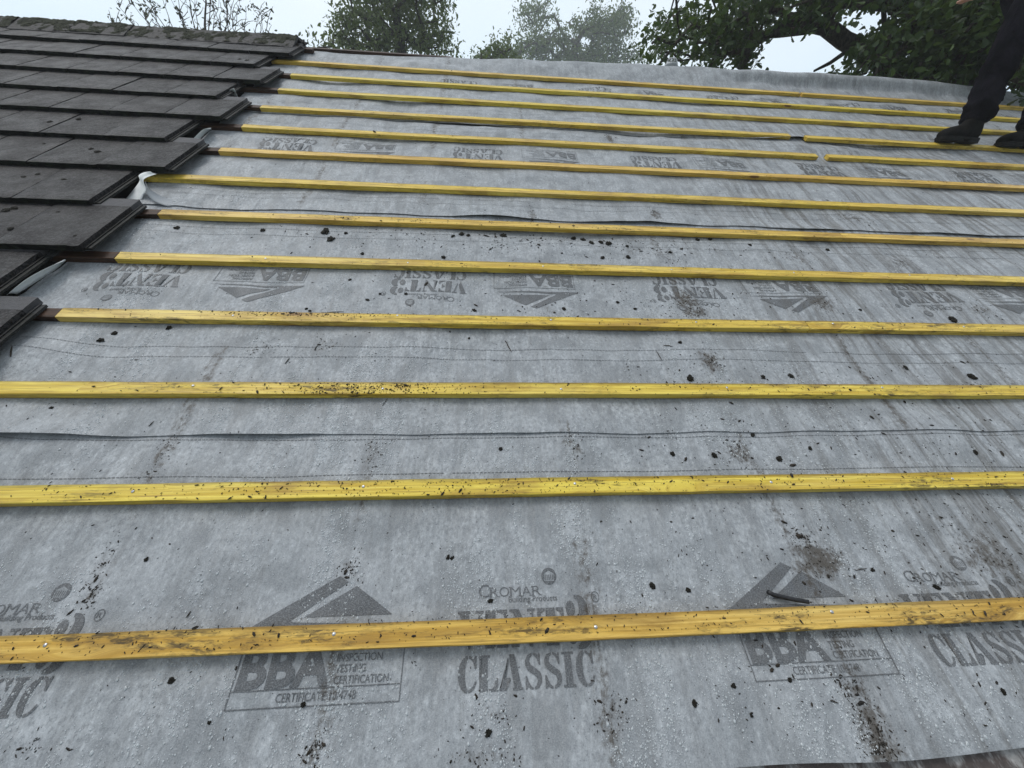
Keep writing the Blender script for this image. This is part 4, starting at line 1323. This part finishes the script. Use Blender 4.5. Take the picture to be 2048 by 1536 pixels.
limb = [([far(1655, 50, 7.8), far(1610, 60, 7.7), far(1560, 67, 7.6), far(1510, 72, 7.5), far(1450, 66, 7.4), far(1400, 50, 7.3)], [.062, .055, .048, .04, .03, .016]),
        ([far(1735, 104, 8.0), far(1700, 98, 7.9), far(1660, 126, 7.8), far(1628, 142, 7.7)], [.036, .032, .024, .014]),
        ([far(1905, 205, 8.8), far(1850, 165, 8.5), far(1790, 140, 8.2), far(1735, 104, 8.0), far(1688, 80, 7.9), far(1652, 52, 7.8), far(1664, 20, 7.8), far(1690, -30, 7.8)], [.17, .13, .10, .078, .068, .064, .06, .05]),
        ([far(2000, 60, 8.4), far(1900, 22, 8.2), far(1790, 10, 8.0), far(1700, 6, 7.8), far(1620, 0, 7.6)], [.10, .085, .075, .06, .04]),
        ([ob, (ob[0], ob[1], 2.2), far(1960, 160, 9.0), far(2000, 60, 8.8), far(2020, -80, 8.8)], [.34, .30, .26, .20, .14])]
tree('oak_tree', 'big dark oak with heavy limbs overhanging the right end of the ridge', 'tree', ob, trunk, blobs, OD, 520, 38, .34, .088, OAKLEAF, LEAF_OAK, .16, 5, None, free, limb, holes)

# rounded tree behind the ridge, left of the middle
b2 = gz(800, 60, 15.)
blobs = [(735, 60, 70, 50, 1), (790, 30, 85, 55, 1.1), (850, 40, 60, 60, 1), (870, 85, 46, 26, .9), (710, 20, 38, 30, .8), (800, 90, 90, 22, .7), (690, 95, 50, 14, .6), (900, 100, 20, 14, .5), (640, 92, 14, 18, .5), (655, 78, 9, 16, .4),
         (780, -50, 100, 50, .8), (850, -60, 60, 50, .5), (760, 110, 120, 20, .5)]
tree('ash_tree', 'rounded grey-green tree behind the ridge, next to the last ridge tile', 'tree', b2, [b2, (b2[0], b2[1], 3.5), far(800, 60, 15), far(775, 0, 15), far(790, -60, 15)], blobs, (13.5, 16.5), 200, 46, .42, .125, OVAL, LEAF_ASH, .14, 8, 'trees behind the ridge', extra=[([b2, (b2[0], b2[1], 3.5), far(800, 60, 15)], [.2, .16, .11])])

# paler two-headed tree farther away
b3 = gz(1140, 60, 50.)
blobs = [(1075, 60, 42, 40, 1), (1060, 25, 22, 26, .8), (1100, 20, 24, 26, .7), (1190, 30, 34, 34, .9), (1215, 65, 46, 40, 1), (1160, 75, 46, 40, 1), (1240, 50, 28, 40, .8), (1050, 95, 60, 26, .9), (1140, 105, 90, 24, 1), (1230, 105, 50, 24, .9), (1275, 115, 20, 16, .5), (1190, 6, 16, 14, .5),
         (1140, 130, 140, 20, .5)]
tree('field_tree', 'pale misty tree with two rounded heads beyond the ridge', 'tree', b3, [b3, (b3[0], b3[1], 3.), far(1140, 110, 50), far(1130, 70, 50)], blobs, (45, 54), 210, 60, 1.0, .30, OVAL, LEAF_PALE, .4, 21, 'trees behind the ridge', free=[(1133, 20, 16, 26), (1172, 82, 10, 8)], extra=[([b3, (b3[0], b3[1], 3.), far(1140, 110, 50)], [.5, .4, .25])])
b4 = gz(1000, 96, 19.)
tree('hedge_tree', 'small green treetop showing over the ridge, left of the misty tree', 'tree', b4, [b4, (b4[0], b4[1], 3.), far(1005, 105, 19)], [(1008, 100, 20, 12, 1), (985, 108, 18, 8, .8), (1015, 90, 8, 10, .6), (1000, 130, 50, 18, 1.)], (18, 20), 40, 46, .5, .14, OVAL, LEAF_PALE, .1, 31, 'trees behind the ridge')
b4 = gz(962, 110, 12.)
tree('young_tree', 'tiny tip of a young tree just clearing the ridge between the larger trees', 'tree', b4, [b4, (b4[0], b4[1], 3.), far(962, 116, 12)], [(963, 106, 6, 5, 1), (958, 125, 20, 8, 1)], (11.8, 12.2), 7, 12, .16, .07, OVAL, LEAF_ASH, .03, 33, 'trees behind the ridge')

# nearly bare bush behind the ridge tiles
BD = 9.0
bb_ = gz(400, 60, BD); e = empty('bare_bush', Matrix.Translation(bb_)); tag(e, 'nearly bare bush with thin slanting twigs behind the mossy ridge', 'bush')
r = np.random.default_rng(4); m = MB(); tips = []
def pxl(x, y, d): return far(x, y, d) - np.array(bb_)
stems = [(300, 90, 232, 2), (270, 88, 218, 38), (330, 92, 262, 0), (350, 92, 290, -10), (370, 94, 318, -20), (385, 94, 350, -30), (400, 95, 372, -40), (413, 96, 410, -60), (416, 96, 425, -30), (425, 96, 440, -10), (450, 97, 455, 5), (455, 97, 452, -20),
         (465, 98, 480, 2), (480, 98, 495, 12), (500, 100, 520, 20), (512, 100, 524, 32), (528, 100, 538, 34), (345, 92, 300, 5), (395, 95, 340, -5), (405, 95, 385, -15), (440, 97, 470, -15), (450, 97, 420, -10), (318, 90, 282, 15), (470, 98, 462, 20)]
for x0, y0, x1, y1 in stems:
    d = BD + r.uniform(-1, 1); main = x0 == 413
    P = []; n = 7; w = r.uniform(-8, 8)
    for k in range(n + 1):
        t_ = k / n; P.append((x0 + (x1 - x0) * t_ ** .9 + w * math.sin(3 * t_) * (1 - t_) + r.normal(0, 1.2), y0 + (y1 - y0) * t_))
    root = pxl(405 + (x0 - 405) * .35, 230, d)
    m.tube([root] + [pxl(*p_, d) for p_ in P], [.03 if main else .013] + [(.020 if main else .0085) * (1 - .8 * k / n) for k in range(n + 1)], 5, caps=False)
    for s_ in range(9 if not main else 14):
        k = r.integers(1, n + 1); px, py = P[k]; L = r.uniform(10, 34); an = r.uniform(-2.6, -.5)
        q = [(px, py)]
        for j in range(3): q.append((q[-1][0] + L / 3 * math.cos(an) + r.normal(0, 1), q[-1][1] + L / 3 * math.sin(an))); an += r.normal(0, .35)
        m.tube([pxl(*p_, d) for p_ in q], [.0055, .0042, .0032, .0018], 4, caps=False)
        if r.random() < .62: tips += [pxl(q[j][0], q[j][1], d) for j in (2, 3) for _ in range(r.integers(1, 4))]
m.build('stem', (BARK,), e, None, True)
tips = np.array(tips); leaves('foliage', tips + r.normal(0, .02, tips.shape), .052, OVAL, LEAF_DRY, e, 3)
# root the bush in the ground
m = MB(); m.tube([(0, 0, 0), (0, 0, 1.2), pxl(405, 230, BD)], [.07, .05, .03], 8); m.build('trunk', (BARK,), e, None, True)

# ------------------------------------------------------------------ the person at the right end
def skin(name, V, E, rad, mat, parent, sub=2):
    me = bpy.data.meshes.new(name); me.from_pydata([tuple(v_) for v_ in V], E, [])
    o = bpy.data.objects.new(name, me); COL.objects.link(o)
    o.modifiers.new('s', 'SKIN'); sd = o.modifiers.new('d', 'SUBSURF'); sd.levels = sub; sd.render_levels = sub
    if not me.skin_vertices: me.skin_vertices.new()
    for i, q in enumerate(me.skin_vertices[0].data):
        q.radius = rad[i] if isinstance(rad[i], tuple) else (rad[i], rad[i]); q.use_root = (i == 0)
    dg = bpy.context.evaluated_depsgraph_get(); m2 = bpy.data.meshes.new_from_object(o.evaluated_get(dg)); m2.name = name
    bpy.data.objects.remove(o); m2.materials.clear(); m2.materials.append(mat)
    m2.polygons.foreach_set('use_smooth', [True] * len(m2.polygons))
    return obj(name, m2, parent)


TROUS = mat_simple('trouser_cloth', (.003, .003, .005), (.013, .012, .017), 11, .95, 1., .04, .04, 4, (1, 1, .6))
JACK = mat_simple('jacket_cloth', (.012, .013, .018), (.03, .03, .036), 9, .85, .5, .02, .2)
SKINM = mat_simple('skin', (.42, .22, .16), (.50, .28, .20), 20, .5, .1, .002)
BOOT = mat_simple('boot_leather', (.003, .003, .003), (.009, .008, .0075), 30, .7, .5, .006, .10)
SOLE = mat_simple('boot_sole', (.010, .010, .010), (.02, .02, .02), 30, .8, .3, .004, .2)
HAIR = mat_simple('hair', (.02, .014, .010), (.05, .035, .025), 60, .6, .5, .01, .3)

footA = W3(3.83, 3.19, BT); footB = W3(4.35, 3.165, BT)      # heels
pb = footA.lerp(footB, .6); pe = empty('person', Matrix.Translation(pb))
tag(pe, 'person in dark trousers and boots standing sideways on the battens', 'person')
def onplane(x, y, Y):                                      # photo point at a given depth Y into the scene
    d = NPW @ (CM.T @ np.array([(x - 1024) / CAMF, (y - 768) / CAMF, 1.0])); t_ = (Y - CPOS.y) / d[1]
    return Vector(np.array(CPOS) + d * t_) - pb
Ya = footA.y; Yb = footB.y
a0 = footA - pb; b0 = footB - pb
ankA = a0 + Vector((-.045, .0, .10)); ankB = b0 + Vector((-.085, 0, .10))
kneA = onplane(2004, 122, Ya + .02); hipA = onplane(2102, -60, Ya + .10)
kneB = ankB + Vector((.10, .03, .42)); hipB = hipA + Vector((.03, .20, .0))
print('leg', (kneA - ankA).length, (hipA - kneA).length, hipA.z - a0.z)
pel = (hipA + hipB) * .5 + Vector((.02, 0, .08))
spine = pel + Vector((.02, 0, .20)); chest = spine + Vector((-.04, 0, .24)); neck = chest + Vector((-.06, 0, .14)); head = neck + Vector((-.05, 0, .12)); crown = head + Vector((-.01, 0, .12))
shA = chest + Vector((-.02, -.19, .05)); shB = chest + Vector((-.02, .19, .05))
hand = onplane(1956, -12, Ya + .05)
elA = (shA + hand) * .5 + Vector((.10, -.02, -.12)); wrA = hand + (elA - hand).normalized() * .09
elB = shB + Vector((.08, .05, -.27)); wrB = elB + Vector((-.20, .02, -.10)); hdB = wrB + Vector((-.08, 0, -.03))
V = [pel, spine, chest, neck, head, crown, shA, elA, wrA, hand, shB, elB, wrB, hdB, hipA, kneA, ankA, hipB, kneB, ankB]
E = [(0, 1), (1, 2), (2, 3), (3, 4), (4, 5), (2, 6), (6, 7), (7, 8), (8, 9), (2, 10), (10, 11), (11, 12), (12, 13), (0, 14), (14, 15), (15, 16), (0, 17), (17, 18), (18, 19)]
rd = [.13, .12, .13, .055, .085, .06, .06, .042, .028, (.022, .040), .06, .042, .028, (.022, .040), .085, .055, .038, .085, .055, .038]
for hp, wp, hi in ((hand, wrA, 9), (hdB, wrB, 13)):
    dr = (hp - wp).normalized(); sd = dr.cross(Vector((0, 0, 1))).normalized(); dn = dr.cross(sd)
    for k, (L, o_) in enumerate([(.075, .030), (.085, .010), (.08, -.010), (.062, -.029)]):
        b_ = len(V); V += [hp + dr * .035 + sd * o_, hp + dr * (.035 + L * .5) + sd * o_ * 1.1 - dn * .008, hp + dr * (.035 + L * .85) + sd * o_ * 1.1 - dn * .030]
        rd += [.0095, .0088, .0078]; E += [(hi, b_), (b_, b_ + 1), (b_ + 1, b_ + 2)]
    b_ = len(V); V += [hp + sd * .045 - dn * .012, hp + dr * .04 + sd * .06 - dn * .022]; rd += [.012, .009]; E += [(hi, b_), (b_, b_ + 1)]
body = skin('body', V, E, rd, SKINM, pe)
# face
m = MB()
fwd = Vector((-1, 0, 0))
for s_ in (-.032, .032):
    c_ = head + Vector((-.078, s_, .02)); m.tube([c_ + Vector((-.004, 0, 0)), c_, c_ + Vector((.012, 0, 0))], [.004, .011, .012], 8)
m.build('eye', (mat_simple('eye_white', (.7, .7, .7), None, 9, .2),), pe, None, True)
m = MB(); m.tube([head + Vector((-.085, 0, .02)), head + Vector((-.105, 0, -.012)), head + Vector((-.085, 0, -.022))], [.008, .014, .010], 8); m.build('nose', (SKINM,), pe, None, True)
m = MB(); m.tube([head + Vector((-.083, -.024, -.045)), head + Vector((-.090, 0, -.047)), head + Vector((-.083, .024, -.045))], [.003, .006, .003], 6); m.build('mouth', (mat_simple('lip', (.30, .11, .09), None, 9, .4),), pe, None, True)
for s_ in (-1, 1):
    m = MB(); c_ = head + Vector((.005, s_ * .088, .0)); m.tube([c_ + Vector((0, 0, -.03)), c_ + Vector((.008, s_ * .01, 0)), c_ + Vector((0, 0, .03))], [.006, .014, .008], 8); m.build('ear', (SKINM,), pe, None, True)
skin('hair', [head + Vector((.03, 0, .03)), crown + Vector((.0, 0, .0)), head + Vector((-.045, 0, .095))], [(0, 1), (1, 2)], [.085, .075, .045], HAIR, pe)
# trousers: waist, two legs, bunched above the boots
def lerp(a, b, t_): return a.lerp(b, t_)
V = [pel + Vector((0, 0, .06)), pel + Vector((0, 0, -.03)), hipA + Vector((.0, 0, -.03)), lerp(hipA, kneA, .5), kneA, lerp(kneA, ankA, .35), lerp(kneA, ankA, .62), lerp(kneA, ankA, .80), lerp(kneA, ankA, .93),
     hipB + Vector((0, 0, -.03)), lerp(hipB, kneB, .5), kneB, lerp(kneB, ankB, .35), lerp(kneB, ankB, .62), lerp(kneB, ankB, .80), lerp(kneB, ankB, .95)]
E = [(0, 1), (1, 2), (2, 3), (3, 4), (4, 5), (5, 6), (6, 7), (7, 8), (1, 9), (9, 10), (10, 11), (11, 12), (12, 13), (13, 14), (14, 15)]
trs = skin('trousers', V, E, [.15, .15, .122, .118, .100, .090, .104, .090, .100, .122, .118, .100, .090, .100, .094, .108], TROUS, pe, 3)
co = np.empty(len(trs.data.vertices) * 3, np.float32); trs.data.vertices.foreach_get('co', co); co = co.reshape(-1, 3)
nm = np.empty_like(co).ravel(); trs.data.vertices.foreach_get('normal', nm); nm = nm.reshape(-1, 3)
dz = (fbm(co[:, 2] * 15 + co[:, 0] * 7, co[:, 1] * 9 + co[:, 0] * 5, 3, 3) - .5) * .075 * sst(a0.z + 1.0, a0.z + .1, co[:, 2])
co = co + nm * dz[:, None]; trs.data.vertices.foreach_set('co', co.astype(np.float32).ravel()); trs.data.update()
skin('jacket', [pel + Vector((0, 0, .0)), spine, chest, neck + Vector((0, 0, -.02)), shA, elA, lerp(elA, wrA, .9), shB, elB, lerp(elB, wrB, .9)],
     [(0, 1), (1, 2), (2, 3), (2, 4), (4, 5), (5, 6), (2, 7), (7, 8), (8, 9)], [.165, .16, .165, .075, .085, .062, .048, .085, .062, .048], JACK, pe)


def boot(heel, yaw, parent):
    ST = [(-.012, .030, .022, .10), (.0, .036, .020, .150), (.03, .040, .02, .19), (.07, .042, .02, .185), (.105, .043, .022, .135), (.14, .046, .022, .105), (.19, .054, .022, .096), (.235, .053, .022, .086), (.27, .043, .022, .072), (.290, .020, .024, .052)]
    k = 14; vs = []; fs = []
    for x, hw, z0, z1 in ST:
        for q in range(k):
            a = 2 * math.pi * q / k; c_, s_ = math.cos(a), math.sin(a)
            zz = (z0 + z1) / 2 + (z1 - z0) / 2 * (abs(s_) ** .7) * (1 if s_ > 0 else -1); yy = hw * (abs(c_) ** .75) * (1 if c_ > 0 else -1)
            yy *= 1 - .25 * max(0, s_)
            vs.append((-x, yy, zz))
    for i in range(len(ST) - 1):
        for q in range(k): fs.append((i * k + q, (i + 1) * k + q, (i + 1) * k + (q + 1) % k, i * k + (q + 1) % k))
    fs.append(tuple(range(k))); fs.append(tuple((len(ST) - 1) * k + q for q in range(k - 1, -1, -1)))
    m = MB(); m.add(vs, fs); o = m.build('boot', (BOOT,), parent, None, True)
    o.location = heel; o.rotation_euler = (0, 0, yaw); o.scale = (1.04, 1.2, 1.18)
    sd = o.modifiers.new('d', 'SUBSURF'); sd.levels = 1; sd.render_levels = 1
    m = MB(); out = [(-.015, .030), (.0, .040), (.07, .043), (.09, .040)]
    def slab(o_, z0, z1):
        v_ = [(-x, h, z) for z in (z0, z1) for x, h in o_] + [(-x, -h, z) for z in (z0, z1) for x, h in o_]; n_ = len(o_)
        f_ = []
        for i in range(n_ - 1):
            f_ += [(i, i + 1, n_ + i + 1, n_ + i), (2 * n_ + i, 3 * n_ + i, 3 * n_ + i + 1, 2 * n_ + i + 1), (i, 2 * n_ + i, 2 * n_ + i + 1, i + 1), (n_ + i, n_ + i + 1, 3 * n_ + i + 1, 3 * n_ + i)]
        f_ += [(0, n_, 3 * n_, 2 * n_), (n_ - 1, 3 * n_ - 1, 4 * n_ - 1, 2 * n_ - 1)]; m.add(v_, f_)
    slab(out, 0, .016)
    slab([(-.016, .031), (.0, .041), (.07, .044), (.14, .049), (.19, .054), (.24, .051), (.275, .038), (.292, .016)], .0165, .030)
    slab([(.135, .045), (.19, .052), (.24, .049), (.272, .036), (.288, .015)], .004, .016)
    m.build('sole', (SOLE,), o)


boot(a0 + Vector((0, 0, .006)), .04, pe); boot(b0 + Vector((0, 0, .002)), -.03, pe)

# ------------------------------------------------------------------ ground, sky, haze
t = NT('grass'); vec = t.n('TexCoord').outputs['Object']
g = t.noise(vec, .6, 6, .65); g2 = t.noise(vec, 30, 3, .7)
c = t.mix(t.ramp(g, .35, .65), (.035, .060, .018), (.070, .095, .035)); c = t.mix(t.ramp(g2, .3, .7, 0, .5), c, (.03, .045, .014))
GR = t.done(t.bsdf(c, .9, t.bump(g2, .5, .05), .2))
m = MB(); m.add([(-80, -80, 0), (80, -80, 0), (80, 80, 0), (-80, 80, 0)], [(0, 1, 2, 3)])
tag(m.build('ground', (GR,)), None, None, None, 'structure')

t = NT('haze'); pvn = t.n('VolumePrincipled'); pvn.inputs['Color'].default_value = (.93, .96, 1., 1); pvn.inputs['Density'].default_value = .0036
pvn.inputs['Anisotropy'].default_value = .3
t.t.links.new(pvn.outputs[0], t.out.inputs['Volume'])
m = MB(); m.box(-82, 82, -82, 82, -1, 34)
hz = m.build('haze', (t.m,)); tag(hz, None, None, None, 'stuff')
hz['label'] = 'pale rain mist hanging over the roof and trees'; hz['category'] = 'mist'

w = bpy.data.worlds.new('World'); sc.world = w; w.use_nodes = True
nt_ = w.node_tree; nt_.nodes.clear()
SUN_EL, SUN_AZ = R(64), R(-75)              # high on the left, behind the cloud
out = nt_.nodes.new('ShaderNodeOutputWorld')
sk = nt_.nodes.new('ShaderNodeTexSky'); sk.sky_type = 'NISHITA'; sk.sun_disc = False; sk.sun_elevation = SUN_EL; sk.sun_rotation = SUN_AZ
sk.dust_density = 3; sk.air_density = 1.2
b1 = nt_.nodes.new('ShaderNodeBackground'); nt_.links.new(sk.outputs[0], b1.inputs[0]); b1.inputs[1].default_value = .10
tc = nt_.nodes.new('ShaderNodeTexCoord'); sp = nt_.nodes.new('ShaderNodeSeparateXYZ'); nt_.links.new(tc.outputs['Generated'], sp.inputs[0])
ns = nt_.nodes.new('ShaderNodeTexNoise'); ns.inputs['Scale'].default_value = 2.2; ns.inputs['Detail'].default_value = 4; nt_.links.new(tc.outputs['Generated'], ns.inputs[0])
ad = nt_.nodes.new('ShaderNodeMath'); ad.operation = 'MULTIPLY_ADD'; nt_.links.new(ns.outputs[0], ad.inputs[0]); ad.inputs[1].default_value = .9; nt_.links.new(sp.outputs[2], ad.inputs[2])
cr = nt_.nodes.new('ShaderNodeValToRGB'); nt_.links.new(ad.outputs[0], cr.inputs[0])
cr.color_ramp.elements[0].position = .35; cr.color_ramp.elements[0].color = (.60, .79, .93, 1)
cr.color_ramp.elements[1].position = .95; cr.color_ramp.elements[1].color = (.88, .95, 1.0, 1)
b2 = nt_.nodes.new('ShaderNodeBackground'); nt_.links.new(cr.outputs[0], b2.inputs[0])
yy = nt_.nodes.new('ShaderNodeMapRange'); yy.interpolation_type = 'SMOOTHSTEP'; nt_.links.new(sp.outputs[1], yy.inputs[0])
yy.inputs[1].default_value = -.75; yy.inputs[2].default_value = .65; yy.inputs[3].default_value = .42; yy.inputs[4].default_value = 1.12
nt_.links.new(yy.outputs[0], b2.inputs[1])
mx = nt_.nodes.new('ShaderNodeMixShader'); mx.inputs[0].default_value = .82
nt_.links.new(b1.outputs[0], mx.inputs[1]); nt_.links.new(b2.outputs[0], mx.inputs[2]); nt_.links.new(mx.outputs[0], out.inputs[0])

sl = bpy.data.lights.new('sun', 'SUN'); sl.energy = 1.1; sl.angle = R(25); sl.color = (1, .97, .93)
so = bpy.data.objects.new('sun', sl); COL.objects.link(so)
sd = Vector((math.sin(SUN_AZ) * math.cos(SUN_EL), math.cos(SUN_AZ) * math.cos(SUN_EL), math.sin(SUN_EL)))
so.rotation_euler = sd.to_track_quat('Z', 'Y').to_euler(); so.location = sd * 50

# ------------------------------------------------------------------ camera
cam = bpy.data.cameras.new('camera'); co_ = bpy.data.objects.new('camera', cam); COL.objects.link(co_)
cam.sensor_width = 36; cam.lens = CAMF / 2048 * 36; cam.clip_start = .02; cam.clip_end = 1000
rw = NPW @ CM[0]; dw = NPW @ CM[1]; fw = NPW @ CM[2]
co_.matrix_world = Matrix(((rw[0], -dw[0], -fw[0], CPOS[0]), (rw[1], -dw[1], -fw[1], CPOS[1]), (rw[2], -dw[2], -fw[2], CPOS[2]), (0, 0, 0, 1)))
sc.camera = co_
vs_ = sc.view_settings; vs_.view_transform = 'Standard'; vs_.look = 'None'; vs_.gamma = 1; vs_.exposure = 0.22
sc.render.engine = 'CYCLES'
sc.cycles.max_bounces = 6; sc.cycles.volume_bounces = 1
